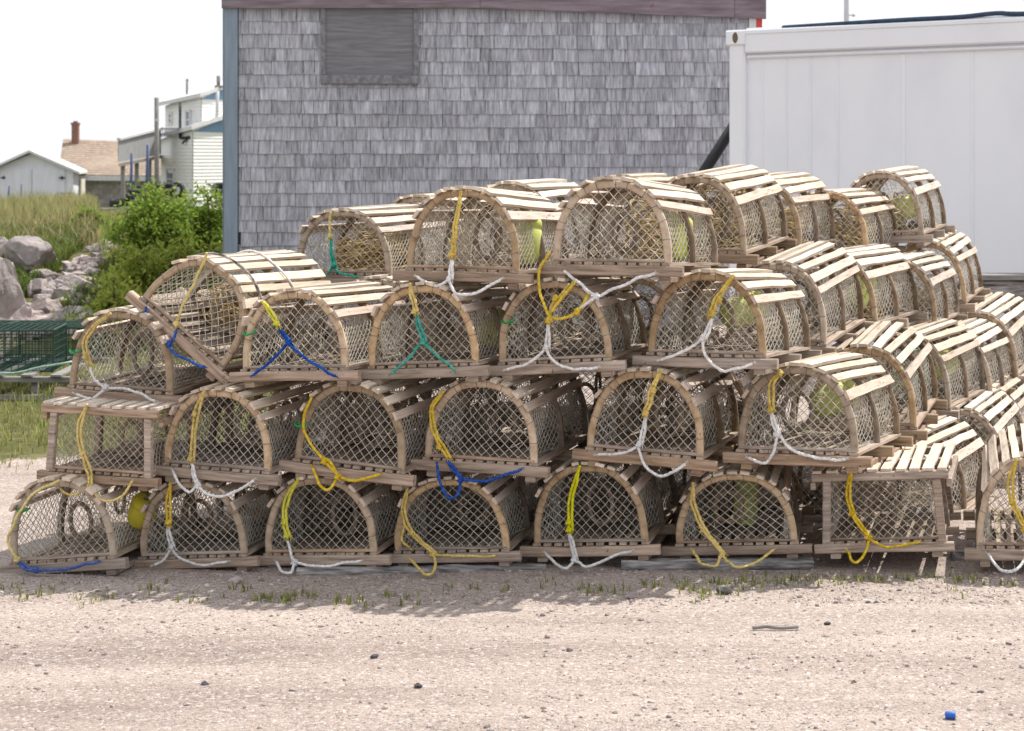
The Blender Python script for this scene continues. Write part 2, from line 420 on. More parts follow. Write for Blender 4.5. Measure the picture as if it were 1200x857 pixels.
def round_trap(seed):
    rnd = random.Random(seed); p = base_parts(rnd)
    for k, y in enumerate((.014, L*.5, L-.014)):
        b = MB(); b.loft(sweep_bow(y, .0265, .026, seed=seed+k), True)
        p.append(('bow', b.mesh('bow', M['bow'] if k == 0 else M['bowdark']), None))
        if k != 1:
            b = MB()
            pts = []; turns = 13; t = .14; fy = -1 if k == 0 else 1
            for q in range(turns):
                sk = rnd.uniform(-.003, .003)
                for a, c_ in ((1, -1), (1, 1), (-1, 1), (-1, -1)):
                    nn, tg = bown(t); yy = y+.006*mnoise.noise(Vector((t*3, seed+k+9, 0)))
                    pts.append(bowp(t)-nn*.01325+nn*(a*.0142)+Vector((0, yy+fy*c_*.0138, 0))+tg*sk*a)
                t += .82/turns*rnd.uniform(.55, 1.5)
                if t > .93: break
            b.tube(pts, .001, 4)
            p.append(('lacing', b.mesh('lacing', M['lacing']), ('bow', k)))
    # laths over the top
    b = MB(); n = 9; t0 = .25
    for i in range(n):
        t = t0+(1-2*t0)*i/(n-1)+rnd.uniform(-.008, .008); nn, tt = bown(t); c = bowp(t)+nn*.0075
        y0 = -.02+rnd.uniform(-.014, .012); y1 = L+.02+rnd.uniform(-.02, .02)
        sk = rnd.uniform(-.009, .009)
        b.beam(c+Vector((0, y0, 0))-tt*sk, c+Vector((0, y1, 0))+tt*sk, tt, nn, .032+rnd.uniform(-.006, .006), .012, 7, .002, rnd.uniform(-.003, .004), 0, rnd, rnd.uniform(-.25, .25))
    p.append(('lath_roof', b.mesh('lath_roof', M['lath']), None))
    # end nets
    for y, sg in ((.012, 1), (L-.012, -1)):
        b = MB(); nu, nv = 26, 17
        def fn(i, j):
            x = (i/nu-.5)*.47; z = ZF+j/nv*.31; q = Vector((x, y, z))
            k = max(0, 1-(abs(x)/.2)**2)*max(0, 1-((z-.19)/.15)**2)
            return Vector((x+.011*nz(q, 6, seed)+.003*nz(q, 30, seed), y+sg*.02*k+.014*nz(q, 6, seed+4)*k, z+.011*nz(q, 6, seed+8)+.003*nz(q, 30, seed+2)-.008*k))
        net_patch(b, nu, nv, fn, .00155 if sg > 0 else .0012, lambda q: inside_bow(q.x, q.z), .0029 if sg > 0 else .002)
        p.append(('end_net', b.mesh('end_net', M['net']), None))
    # side nets from the lowest lath down to the base
    for sg in (0, 1):
        b = MB(); nu, nv = 48, 12
        def fn(i, j):
            y = .01+(L-.02)*i/nu; k = j/nv
            t = (.262*(1-k)+.0*k); t = t if sg == 0 else 1-t
            q = bowp(t); nn, _ = bown(t)
            bay = abs(math.sin(math.pi*(y/L)*2)); tuck = .045*bay*math.sin(math.pi*min(1, k*1.15)*.5+.2)*(k**.6)
            q = q-nn*(.014+tuck)
            q = Vector((q.x, y+.004*nz((y, k, 0), 11, seed)+.02*(k-.5)*math.cos(math.pi*y/L*4), q.z-.006*bay*k))
            return q+Vector((nz(q, 14, seed+1), 0, nz(q, 14, seed+6)))*.003
        net_patch(b, nu, nv, fn, .0016, None, .0026)
        # gathered hem
        b.tube([fn(i, nv)+Vector((0, 0, .002)) for i in range(0, nu+1, 2)], .004, 5)
        p.append(('side_net', b.mesh('side_net', M['net']), None))
    return p+inner_parts(rnd, seed)

def box_trap(seed):
    rnd = random.Random(seed); p = base_parts(rnd, True)
    X, Y, Z = Vector((1, 0, 0)), Vector((0, 1, 0)), Vector((0, 0, 1)); zt = H-.03
    for y in (.004, L*.5, L-.004):
        for sg in (-1, 1):
            b = MB(); b.beam((sg*.222, y, .038), (sg*(.205+rnd.uniform(0, .012)), y, zt-.018), X, Y, .032, .03, 5, .001, 0, .004, rnd)
            p.append(('post', b.mesh('post', M['board']), None))
    b = MB()
    for y in (.0, L*.5, L):
        b.beam((-.262, y, zt), (.262, y, zt), Y, Z, .034, .034, 6, .0012, 0, .004, rnd)
    b.beam((-.262, .02, zt-.0385), (-.262, L-.02, zt-.0385), X, Z, .02, .032, 4, .001, 0, .003, rnd)
    b.beam((.262, .02, zt-.0385), (.262, L-.02, zt-.0385), X, Z, .02, .032, 4, .001, 0, .003, rnd)
    p.append(('top_frame', b.mesh('top_frame', M['board']), None))
    b = MB()
    for i in range(10):
        x = (-.5+(i+.5)/10)*.53+rnd.uniform(-.005, .005)
        b.beam((x, -.012+rnd.uniform(-.012, .012), zt+.0235), (x+rnd.uniform(-.01, .01), L+rnd.uniform(0, .03), zt+.0235), X, Z, .038+rnd.uniform(-.006, .005), .011, 6, .0014, rnd.uniform(-.002, .003), 0, rnd)
    p.append(('lath_roof', b.mesh('lath_roof', M['lath']), None))
    ok = lambda q: abs(q.x) < .213 and ZF+.002 < q.z < zt-.012
    for y, sg in ((.012, 1), (L-.012, -1)):
        b = MB(); nu, nv = 26, 15
        def fn(i, j):
            x = (i/nu-.5)*.46; z = ZF-.004+j/nv*.27; q = Vector((x, y, z)); k = max(0, 1-(abs(x)/.2)**2)*max(0, 1-((z-.17)/.14)**2)
            return Vector((x+.008*nz(q, 7, seed), y+sg*.014*k, z+.008*nz(q, 7, seed+8)-.006*k))
        net_patch(b, nu, nv, fn, .00155, ok, .0029)
        p.append(('end_net', b.mesh('end_net', M['net']), None))
    for sg in (-1, 1):
        b = MB(); nu, nv = 46, 12
        def fn(i, j):
            y = .01+(L-.02)*i/nu; k = j/nv; bay = abs(math.sin(math.pi*(y/L)*2))
            return Vector((sg*(.214-.035*bay*math.sin(math.pi*k)), y+.006*nz((y, k, 0), 11, seed), zt-.02-(zt-.02-ZF)*k+.005*nz((y, k, 1), 9, seed)))
        net_patch(b, nu, nv, fn, .0016, None, .0026)
        p.append(('side_net', b.mesh('side_net', M['net']), None))
    return p+inner_parts(rnd, seed, True)

ROUND = [round_trap(11+7*i) for i in range(7)]
BOX = [box_trap(101), box_trap(131)]
INNER_ROPE_R = .0054

def coil_knot(mb, c, ax, r, seed):
    rnd = random.Random(seed); c = Vector(c); ax = Vector(ax).normalized(); u = ax.orthogonal().normalized(); w = ax.cross(u); pts = []
    for i in range(34):
        k = i/33; a = k*6.2832*2.6; rr = r*1.55*(.75+.25*math.sin(3*a+seed))
        pts.append(c+ax*((k-.5)*r*3.6+.4*r*math.sin(2*a))+u*(rr*math.cos(a))+w*(rr*math.sin(a)))
    mb.tube(pts, r*.95, 6)

def make_trap(kind, variant, bl, br, D, yaw, top=None, pitch=0, label='', ropes=(), tags=(), sz=None, lace=True, off=.036):
    global NT; NT += 1
    yaw = R(yaw); s = math.sin(yaw)*W/2
    PL, PR = P(*bl, D+s), P(*br, D-s); x = PR-PL; sx = x.length/W; x.normalize()
    y = Vector((math.sin(yaw), math.cos(yaw), math.tan(R(pitch)))); y = (y-x*y.dot(x)).normalized(); z = x.cross(y)
    loc = (PL+PR)/2
    if sz is None:
        sz = 1.0 if top is None else (((bl[1]+br[1])/2-top)/F*D)/H/max(.5, z.z)
    sz = max(.86, min(1.14, sz)); sx = max(.88, min(1.14, sx))
    Mt = Matrix(((x.x*sx, y.x, z.x*sz, loc.x), (x.y*sx, y.y, z.y*sz, loc.y), (x.z*sx, y.z, z.z*sz, loc.z), (0, 0, 0, 1)))
    root = empty('lobster_trap', label=label, cat='lobster trap', group='wooden lobster traps stacked in the pile')
    root.matrix_world = Mt
    parts = ROUND[(variant+5 if NT % 3 == 1 and variant < 2 else variant)] if kind == 'round' else BOX[variant]
    made = {}; bows = [];
    for name, me, par in parts:
        if isinstance(par, tuple): pr = bows[par[1]]
        else: pr = made[par] if par else root
        o = inst(name, me, pr); made[name] = o
        if name == 'bow': bows.append(o)
    Mi = Mt.inverted(); cam = Vector((0, 0, CAMZ))
    yb = (bl[1]+br[1])/2
    def onto(px, py, of=off):
        of = of+max(0, py-yb+8)*(.0055 if yb > 640 else .0016)
        d = P(px, py, 1)-cam; pl = loc-y*of
        t = (pl-cam).dot(y)/d.dot(y)
        return Mi @ (cam+d*t)
    for ri, (colr, paths, knots) in enumerate(ropes):
        mb = MB()
        for pi, pth in enumerate(paths):
            pts = [onto(*q) for q in pth]; n = len(pts)
            pts = [q+Vector((0, .006*math.sin(i*2.1+ri+pi), 0)) for i, q in enumerate(pts)]
            sp = spline(pts)
            sp = [q+Vector((nz(q, 22, ri+3*pi), 0, nz(q, 22, ri+9)))*.005 for q in sp]
            mb.tube(sp, INNER_ROPE_R, 9, 330, .17)
            fd = (sp[-1]-sp[-4]).normalized()
            for fq in range(6):
                mb.stick(sp[-1]-fd*.003, sp[-1]+fd*.012+Vector((nz((fq, ri, pi), 3.7, 1), nz((fq, ri, pi), 3.7, 5), nz((fq, ri, pi), 3.7, 9)))*.012, .0011)
        for ki, k in enumerate(knots):
            coil_knot(mb, onto(k[0], k[1], off+.006), (.4, .1, 1) if len(k) < 3 else k[2], INNER_ROPE_R, ri+ki)
        mb.build('bridle_rope' if colr in ('white', 'blue', 'teal') else 'hanging_rope', M[colr], root, True)
    for tx, ty in tags:
        q = onto(tx, ty, .006); mb = MB()
        mb.tube([q+Vector((.021*math.cos(a), .02*math.sin(a), .004*math.cos(2*a))) for a in [6.2832*k/14 for k in range(14)]], .0045, 5, closed=True)
        mb.stick(q+Vector((.015, -.018, 0)), q+Vector((.04, -.022, .008)), .004, 5)
        mb.build('tie_tag', M['tag'], root, True)
    return root, Mt

Y_, Wt, Bl = 'yellow', 'white', 'blue'
def dbl(pts, d=4): return [pts, [(a+d*(i > 0), b) for i, (a, b) in enumerate(pts)]]
TR = {}; NT = 0
T = []
def trap(key, *a, **k): TR[key] = make_trap(*a, **k)

# ---- bottom row, front rank
trap('a0', 'round', 0, (0, 675), (150, 666), 7.62, 12, 563, label='round-topped trap at the left end of the bottom row, blue rope on its board',
     ropes=[('pale', [[(70, 563), (38, 580), (18, 612), (10, 636), (20, 657)]], [(20, 656)]), (Bl, [[(21, 658), (42, 668), (76, 667), (115, 658)], [(20, 660), (30, 666), (46, 670)]], [(42, 668)])], tags=[(27, 598)])
trap('a1', 'round', 1, (152, 667), (303, 663), 7.72, 12, 565, label='bottom-row round trap just right of the yellow buoy, yellow rope knotted to white bridle',
     ropes=[(Y_, dbl([(199, 567), (195, 590), (197, 614)]), [(197, 612)]), (Wt, dbl([(196, 617), (197, 630), (201, 641)])+[[(201, 641), (193, 655), (180, 662)], [(201, 642), (215, 656), (240, 663), (268, 657)]], [(201, 641)])])
trap('a2', 'round', 2, (297, 663), (456, 662), 7.72, 12, 560, label='bottom-row round trap above the left tip of the driftwood timber, lemon rope and white bridle',
     ropes=[('lemon', dbl([(350, 561), (334, 585), (332, 610), (336, 630)]), [(336, 628), (333, 612)]), (Wt, [[(336, 634), (340, 648), (346, 660)], [(346, 660), (340, 671), (329, 668), (323, 659)], [(346, 660), (380, 664), (423, 657)]], [(345, 659)])])
trap('a3', 'round', 3, (449, 660), (612, 657), 7.72, 12, 562, label='bottom-row round trap above the driftwood timber, all-yellow bridle with one straight tail',
     ropes=[(Y_, dbl([(478, 568), (471, 598), (480, 622), (507, 649)])+[[(507, 650), (511, 664), (500, 674), (480, 655)], [(507, 650), (540, 652), (580, 652)], [(474, 616), (471, 632), (479, 642)]], [(507, 650), (482, 625)])])
trap('a4', 'round', 4, (612, 652), (775, 650), 7.74, 13, 545, label='tall bottom-row round trap at the gap between two timbers, lemon and white ropes',
     ropes=[('lemon', dbl([(680, 546), (668, 580), (667, 608), (667, 622)]), [(667, 621), (667, 612)]), (Wt, dbl([(667, 625), (669, 640), (673, 655)])+[[(673, 655), (664, 666), (650, 660), (640, 648)], [(674, 656), (688, 664), (715, 654), (741, 645)]], [(673, 655)])])
trap('a5', 'round', 1, (778, 651), (951, 648), 7.74, 10, 552, label='widest and flattest-arched bottom-row trap, yellow bridle hanging over the shorter timber', sz=.9,
     ropes=[(Y_, dbl([(812, 565), (811, 592), (822, 618), (846, 650)])+[[(846, 651), (838, 663), (822, 660), (812, 645)], [(846, 651), (862, 664), (885, 660), (907, 644)]], [(846, 651), (824, 622)])])
trap('a6', 'box', 0, (955, 649), (1120, 646), 7.7, 14, 550, pitch=-2, label='flat-topped square trap at the right of the bottom row with a yellow bridle',
     ropes=[(Y_, dbl([(998, 549), (992, 580), (1000, 606), (1018, 630)])+[[(1018, 630), (1014, 648), (1002, 660), (993, 645)], [(1018, 630), (1036, 641), (1056, 640), (1077, 635)]], [(1018, 630), (998, 602)])])
trap('a7', 'round', 2, (1131, 656), (1292, 660), 7.62, 12, 535, label='round trap cut off by the right edge at ground level, yellow and white ropes',
     ropes=[(Y_, dbl([(1192, 538), (1182, 565), (1186, 590), (1201, 622)]), [(1186, 588), (1200, 620)]), (Wt, [[(1201, 625), (1206, 645), (1203, 656)], [(1203, 656), (1185, 670), (1168, 664), (1158, 650)], [(1203, 656), (1230, 668), (1262, 655)]], [(1203, 655)])])
# ---- second row
trap('b0', 'box', 1, (46, 561), (186, 571), 7.67, 12, 474, label='flat-topped square trap at the left of the second row with a yellow bridle',
     ropes=[(Y_, dbl([(102, 474), (91, 500), (95, 528), (103, 555), (103, 570)])+[[(103, 571), (86, 580), (72, 574), (67, 558)], [(103, 571), (122, 586), (142, 582), (155, 564)]], [(103, 571), (96, 532)])])
trap('b1', 'round', 3, (178, 556), (329, 569), 7.67, 15, 457, label='second-row round trap right of the square one, doubled yellow rope and white bridle',
     ropes=[(Y_, dbl([(240, 457), (229, 480), (227, 500), (223, 540)]), [(223, 538), (228, 486)]), (Wt, dbl([(224, 543), (226, 558), (231, 570)])+[[(231, 570), (222, 576), (210, 568), (203, 553)], [(231, 570), (250, 582), (275, 577), (298, 563)]], [(231, 570)])])
trap('b2', 'round', 4, (330, 551), (486, 570), 7.67, 17, 450, label='second-row round trap with a green tie on its left leg and an all-yellow bridle',
     ropes=[(Y_, [[(365, 465), (355, 492), (362, 515), (380, 540), (396, 559)], [(378, 537), (388, 543), (398, 559)], [(396, 559), (386, 573), (374, 568), (367, 549)], [(396, 559), (418, 563), (445, 556)]], [(396, 559), (380, 541)])], tags=[(352, 498)])
trap('b3', 'round', 0, (483, 550), (643, 560), 7.67, 16, 446, label='second-row round trap with pale bow, yellow rope knotted to a blue bridle',
     ropes=[(Y_, dbl([(520, 458), (504, 478), (509, 508), (524, 537)]), [(515, 524)]), (Bl, dbl([(523, 539), (530, 550), (540, 562)])+[[(540, 563), (538, 578), (527, 584), (518, 572), (513, 545)], [(540, 562), (572, 563), (611, 550)]], [(540, 562)])])
trap('b4', 'round', 2, (672, 538), (838, 553), 7.67, 16, 435, pitch=-1, label='second-row round trap left of the one on the square trap, white bridle',
     ropes=[(Y_, dbl([(775, 434), (766, 455), (764, 470), (757, 486)], -4), [(757, 485), (766, 458)]), (Wt, dbl([(757, 488), (752, 505), (749, 520)])+[[(749, 521), (730, 531), (700, 533)], [(749, 521), (754, 543), (772, 557), (788, 554), (804, 543)]], [(749, 521)])])
trap('b5', 'round', 1, (850, 542), (1021, 548), 7.67, 23, 430, pitch=-2.5, label='second-row round trap sitting on the flat-topped square trap, yellow and white ropes',
     ropes=[(Y_, dbl([(917, 436), (903, 448), (902, 465), (903, 480)]), [(903, 480), (914, 438)]), (Wt, dbl([(903, 484), (906, 498), (911, 508)])+[[(911, 509), (907, 530), (896, 543), (878, 537)], [(911, 509), (935, 530), (962, 538), (991, 538)]], [(911, 509)])])
# ---- third row
trap('c0', 'round', 4, (67, 465), (214, 476), 7.86, 14, 365, label='leftmost round trap of the third row with yellow and white ropes and a green tie',
     ropes=[(Y_, dbl([(130, 368), (106, 385), (98, 405), (103, 428)]), [(101, 418)]), (Wt, [[(104, 430), (110, 443), (124, 454)], [(124, 454), (110, 467), (89, 462)], [(124, 454), (150, 456), (182, 470)]], [(124, 454)])], tags=[(88, 412)])
trap('c1', 'round', 2, (148, 350), (264, 452), 7.86, 14, None, label='trap tipped steeply on its side, blue rope across its slanting board', sz=1.02, pitch=1,
     ropes=[('pale', [[(243, 296), (226, 335), (213, 362), (206, 384)]], [(207, 380)]), (Bl, [[(171, 360), (174, 382), (186, 396), (197, 403)], [(207, 386), (204, 396), (198, 403)], [(198, 404), (206, 414), (222, 424), (240, 430)]], [(198, 403)])])
trap('c2', 'round', 0, (271, 448), (421, 446), 7.66, 14, 342, pitch=-1.8, label='third-row round trap between the tipped and teal-roped ones, lemon and blue ropes',
     ropes=[('lemon', dbl([(308, 354), (316, 368), (325, 381)]), [(324, 379)]), (Bl, dbl([(325, 383), (331, 393), (338, 402)])+[[(338, 402), (320, 421), (296, 440)], [(338, 402), (364, 424), (393, 441)]], [(338, 402)])], tags=[(291, 391)])
trap('c3', 'round', 3, (419, 445), (575, 440), 7.66, 14, 335, pitch=-1.8, label='third-row round trap with a teal bridle under a short yellow rope',
     ropes=[(Y_, dbl([(480, 332), (481, 348), (486, 366)]), [(486, 365)]), ('teal', dbl([(486, 368), (490, 384), (496, 400)])+[[(496, 401), (480, 419), (459, 438)], [(496, 401), (513, 417), (532, 434)]], [(496, 401)])])
trap('c4', 'round', 1, (571, 441), (732, 434), 7.66, 13, 330, pitch=-1.5, label='third-row round trap with looped yellow rope above a white bridle and a green tie',
     ropes=[(Y_, [[(676, 330), (662, 345), (648, 362), (643, 376)], [(668, 333), (655, 347), (646, 361), (644, 375)]], [(643, 376)]), (Wt, dbl([(642, 380), (640, 394), (640, 407)])+[[(640, 408), (620, 425), (594, 433)], [(640, 408), (654, 427), (675, 433), (701, 430)]], [(640, 407)])], tags=[(594, 377)])
trap('c5', 'round', 4, (744, 428), (912, 433), 7.66, 21, 320, pitch=-3, label='third-row round trap with lime buoy inside, white bridle and sunlit laths',
     ropes=[(Y_, dbl([(860, 323), (850, 338), (840, 356), (834, 370)], -4), [(843, 352), (835, 368)]), (Wt, dbl([(834, 374), (828, 387), (823, 398)])+[[(823, 398), (800, 412), (774, 422)], [(823, 398), (829, 420), (845, 434), (862, 433), (882, 426)]], [(823, 397)])])
# ---- top row, front rank
trap('d1', 'round', 2, (462, 329), (622, 333), 7.7, 15, 222, pitch=-2.5, label='left front trap of the top row, straight yellow rope and white bridle, lime patch inside',
     ropes=[(Y_, dbl([(541, 223), (535, 245), (532, 272), (529, 300)], 3), [(529, 299), (531, 282)]), (Wt, dbl([(529, 304), (527, 315), (526, 328)])+[[(526, 329), (510, 335), (489, 325)], [(526, 329), (536, 345), (560, 342), (588, 327)]], [(526, 328)])])
trap('d2', 'round', 0, (632, 322), (801, 325), 7.62, 19, 211, pitch=-2.8, label='right front trap of the top row, white bridle crossing below its base board',
     ropes=[(Y_, [[(645, 295), (632, 318), (634, 345), (645, 372), (665, 372), (680, 363)], [(675, 330), (668, 338), (656, 352), (646, 366)], [(676, 365), (684, 356), (688, 348)]], [(643, 376), (676, 366), (651, 350)]), (Wt, [[(661, 318), (680, 333), (699, 348)], [(699, 348), (735, 332), (768, 320)], [(698, 349), (688, 356), (678, 364)]], [(699, 348)])])
# ---- second rank of the top row and behind
trap('d0', 'round', 3, (334, 331), (470, 333), 8.9, 20, 247, label='set-back top-row trap left of the front ones, teal rope hanging in its arch',
     ropes=[('pale', [[(388, 249), (386, 262), (387, 278)]], [(387, 277)]), ('teal', dbl([(388, 280), (387, 295), (391, 312)], 3)+[[(391, 312), (400, 320), (417, 325)], [(391, 312), (385, 320)]], [(391, 311)])])
trap('d7', 'round', 1, (428, 316), (556, 317), 9.65, 17, 231, label='top-row trap whose laths just show between the teal-roped arch and the left front trap')
trap('d8', 'round', 4, (527, 318), (668, 318), 8.8, 15, 216, label='second-rank top-row trap filling the gap behind the two front arches')
trap('d9', 'round', 3, (662, 301), (792, 301), 9.7, 16, 208, label='third-rank top-row trap peeping over the right front arch by the shed wall')
trap('d3', 'round', 2, (746, 307), (887, 310), 8.75, 20, 207, pitch=2.3, label='top-row trap second back along the right side, fan of pale laths, ochre rope inside')
trap('d4', 'round', 0, (818, 298), (950, 305), 9.7, 21, 210, pitch=1, label='top-row trap third back along the right side in front of the white container')
trap('d5', 'round', 4, (906, 300), (1027, 305), 10.4, 22, 226, label='top-row trap fourth back along the right side, low and half hidden')
trap('d6', 'round', 1, (978, 287), (1093, 284), 11.1, 21, 203, pitch=1.5, label='rearmost and highest top-row trap, lime buoy and straw rope in its arch')
# ---- right-hand side of the pile
trap('c6', 'round', 3, (838, 406), (980, 419), 8.8, 21, 306, label='third-row trap second back along the right side, greyest laths under the container corner', pitch=3)
trap('c7', 'round', 2, (913, 392), (1040, 391), 9.7, 25, 298, pitch=0, label='third-row trap third back along the right side with a lime buoy near its net')
trap('c8', 'round', 1, (988, 386), (1108, 393), 10.4, 20, 305, label='third-row trap fourth back along the right side, below the highest open arch')
trap('c9', 'round', 0, (1032, 366), (1143, 365), 11.3, 19, 278, pitch=2, label='third-row trap at the rear right with wide-spaced laths beside the timber trestle')
trap('b6', 'round', 4, (936, 507), (1087, 516), 8.75, 19, 395, label='second-row trap second back along the right side, twisted grey laths', pitch=2)
trap('b7', 'round', 3, (998, 484), (1125, 492), 9.7, 24, 387, label='second-row trap third back along the right side with a lime shape under its laths')
trap('b8', 'round', 0, (1054, 474), (1174, 475), 10.45, 22, 390, label='second-row trap fourth back along the right side, near the right edge')
trap('b9', 'round', 2, (1085, 446), (1204, 450), 11.25, 24, 364, label='rearmost second-row trap at the right edge, leaning below the timber trestle', pitch=3)
trap('a8', 'round', 1, (972, 618), (1118, 632), 8.7, 27, 508, label='ground-level trap behind the square one, laths twisted and broken towards the right edge', pitch=.5)
trap('a9', 'round', 2, (1064, 568), (1190, 569), 9.7, 20, 480, label='ground-level trap in the third rank, mostly hidden at the right side of the pile')
trap('a10', 'round', 3, (1100, 535), (1215, 536), 10.6, 20, 455, label='ground-level trap in the fourth rank under the right edge of the pile')
# ---- second rank seen through the nets of the front one
SR = [('bottom', 613, 8.72, [(262, 'buoy trap'), (416, ''), (570, ''), (724, ''), (872, '')]),
      ('second', 515, 8.75, [(300, ''), (454, ''), (606, ''), (752, '')]),
      ('third', 416, 8.75, [(372, ''), (520, ''), (670, '')])]
SEEN = {('bottom', 0): 'just right of the yellow buoy', ('bottom', 1): 'behind the left tip of the driftwood timber',
        ('bottom', 2): 'behind the tall trap at the timber gap', ('bottom', 3): 'behind the widest flat-arched trap', ('bottom', 4): 'behind the flat-topped trap with yellow bridle',
        ('second', 0): 'behind the doubled-yellow-rope trap', ('second', 1): 'behind the blue-bridled trap', ('second', 2): 'between the blue-bridled trap and its right neighbour', ('second', 3): 'under the trap with white bridle and lime buoy',
        ('third', 0): 'behind the lemon and blue roped trap', ('third', 1): 'behind the teal-bridled trap', ('third', 2): 'behind the looped yellow rope and green tie'}
for row, yb, D, xs in SR:
    for i, (x0, _) in enumerate(xs):
        w = F*W/D*.98; j = (i*37 % 9)-4
        trap((row, i), 'round', (i*2+len(row)) % 5, (x0, yb+j*.6), (x0+w, yb-j*.5), D+j*.01, 15+j*.6, None, sz=1+j*.01,
             label='shaded second-rank trap in the %s row, %s' % (row, SEEN[(row, i)]))

# ------------------------------------------------------------------ buoys and rope heaps lying in the traps
def buoy(key, loc, ax, label, m='buoy', r=.062, h=.2):
    """bullet buoy with a stick hole and a groove"""
    Mt = TR[key][1]; c = Mt @ Vector(loc); ax = Vector(ax).normalized(); u = ax.orthogonal().normalized(); w = ax.cross(u)
    mb = MB(); prof = [(-.5, .18), (-.5, .3), (-.48, .62), (-.42, .86), (-.3, .98), (-.05, 1), (.2, 1), (.22, .93), (.26, .93), (.28, .99), (.4, .92), (.47, .7), (.5, .35), (.5, .18), (.3, .16)]
    rings = []
    for a, q in prof:
        rings.append([c+ax*(a*h)+u*(r*q*math.cos(6.2832*k/20))+w*(r*q*math.sin(6.2832*k/20)) for k in range(20)])
    mb.loft(rings, True)
    o = mb.build('buoy', M[m], None, True)
    o.data.transform(Matrix.Translation(-c)); o.location = c
    tag(o, label, 'buoy', 'fishing buoys stored in the traps')
    s = MB(); s.tube([ax*(-.58*h), ax*(.62*h)], r*.13, 6); s.build('spindle', M['ring'], o, True)
buoy('d1', (.15, .42, .16), (.1, .2, 1), 'lime buoy in the left front trap of the top row', r=.055, h=.2)
buoy('d2', (.14, .45, .14), (.2, .4, 1), 'lime buoy in the right front trap of the top row')
buoy('c5', (.03, .5, .2), (1, .4, .3), 'lime buoy in the third-row trap with white bridle and sunlit side')
buoy('b5', (.02, .55, .2), (1, .2, .4), 'lime buoy in the second-row trap on top of the flat square trap')
buoy('a5', (.02, .4, .15), (.1, .3, 1), 'lime buoy in the widest bottom-row trap', r=.05, h=.2)
buoy('c7', (.09, .2, .17), (.5, .5, .7), 'lime buoy by the side net of the third-rank trap, mid right of the pile')
buoy('d6', (.03, .4, .15), (1, .2, .25), 'lime buoy in the rearmost highest trap', r=.07, h=.24)
buoy('b7', (.08, .4, .19), (1, .5, .2), 'lime buoy under the laths of the second-row third-rank trap')
buoy('c3', (.14, .6, .15), (.3, 1, .3), 'dull lime buoy in the teal-bridled trap')
yb_ = TR['a1'][1].inverted() @ Vector((-1.455, 7.86, .2))
buoy('a1', yb_, (.35, -.5, 1), 'yellow buoy wedged between the two leftmost bottom-row traps', 'buoyy', .056, .13)

def heap(key, c, sz, n, label, m='straw', seed=1):
    rnd = random.Random(seed); Mt = TR[key][1]; mb = MB(); c = Vector(c)
    for i in range(n):
        ph = rnd.uniform(0, 6.28); rx, ry = sz[0]*rnd.uniform(.5, 1), sz[1]*rnd.uniform(.5, 1)
        ti, tj = rnd.uniform(-.9, .9), rnd.uniform(-.9, .9); z0 = rnd.uniform(0, sz[2])
        pts = []
        for k in range(26):
            a = ph+k/25*6.28*rnd.choice((.9, 1.0)) if False else ph+k/25*6.0
            x, y = rx*math.cos(a), ry*math.sin(a)
            zl = ZF+(H-ZF)*max(0, 1-(min(.99, abs(x+c.x)/HW))**2.3)**(1/2.3)-.045-c.z
            z = min(zl, max(.008, z0+.5*sz[2]*(ti*math.cos(a)+tj*math.sin(a))))
            pts.append(Mt @ (c+Vector((x, y, z))+Vector((nz((x, y, z), 20, seed+i), nz((x, y, z), 20, i), 0))*.012))
        mb.tube(pts, .0042, 5)
    o = mb.build('rope_coil', M[m], None, True); b = Mt @ c
    o.data.transform(Matrix.Translation(-b)); o.location = b
    tag(o, label, 'rope coil', 'rope heaps stored in the traps')
heap('d2', (.06, .38, .05), (.1, .2, .2), 26, 'straw-coloured rope heap in the right front trap of the top row', seed=3)
heap('d3', (.02, .4, .05), (.15, .3, .2), 34, 'straw-coloured rope heap in the top-row trap second back on the right', seed=4)
heap('d0', (.0, .35, .05), (.16, .26, .13), 30, 'straw-coloured rope heap in the set-back trap with the teal rope', seed=5)
heap('d6', (-.06, .35, .05), (.13, .28, .14), 26, 'straw-coloured rope heap in the rearmost highest trap', seed=6)
heap('d4', (.02, .4, .05), (.15, .28, .16), 26, 'straw-coloured rope heap in the top-row trap third back on the right', seed=7)
heap('d5', (.02, .4, .05), (.15, .28, .16), 26, 'straw-coloured rope heap in the low top-row trap fourth back', seed=8)
heap('c7', (.0, .4, .05), (.15, .28, .13), 22, 'straw-coloured rope heap in the third-row trap third back on the right', seed=9)
heap('c1', (-.02, .5, .05), (.14, .25, .1), 24, 'straw-coloured rope heap in the steeply tipped trap', seed=10)
heap('b7', (-.05, .3, .05), (.12, .2, .16), 16, 'pale green rope heap in the second-row trap third back on the right', 'greenrope', seed=12)
# a grey lashing rope slung over the tipped trap
mt = TR['c1'][1]
for yy, sh, lb in ((.12, .0, 'front'), (.5, .06, 'rear')):
    mb = MB(); mb.tube(spline([mt @ (bowp(t)+bown(t)[0]*.02+Vector((0, yy+sh*math.sin(t*9), 0))) for t in (.25, .33, .41, .49, .57, .65, .72, .77)]), .005, 6)
    tag(mb.build('lashing_rope', M['timber'] if lb == 'front' else M['white'], None, True), 'grey rope over the %s of the steeply tipped trap' % ('front arch' if lb == 'front' else 'laths at the rear'), 'rope')

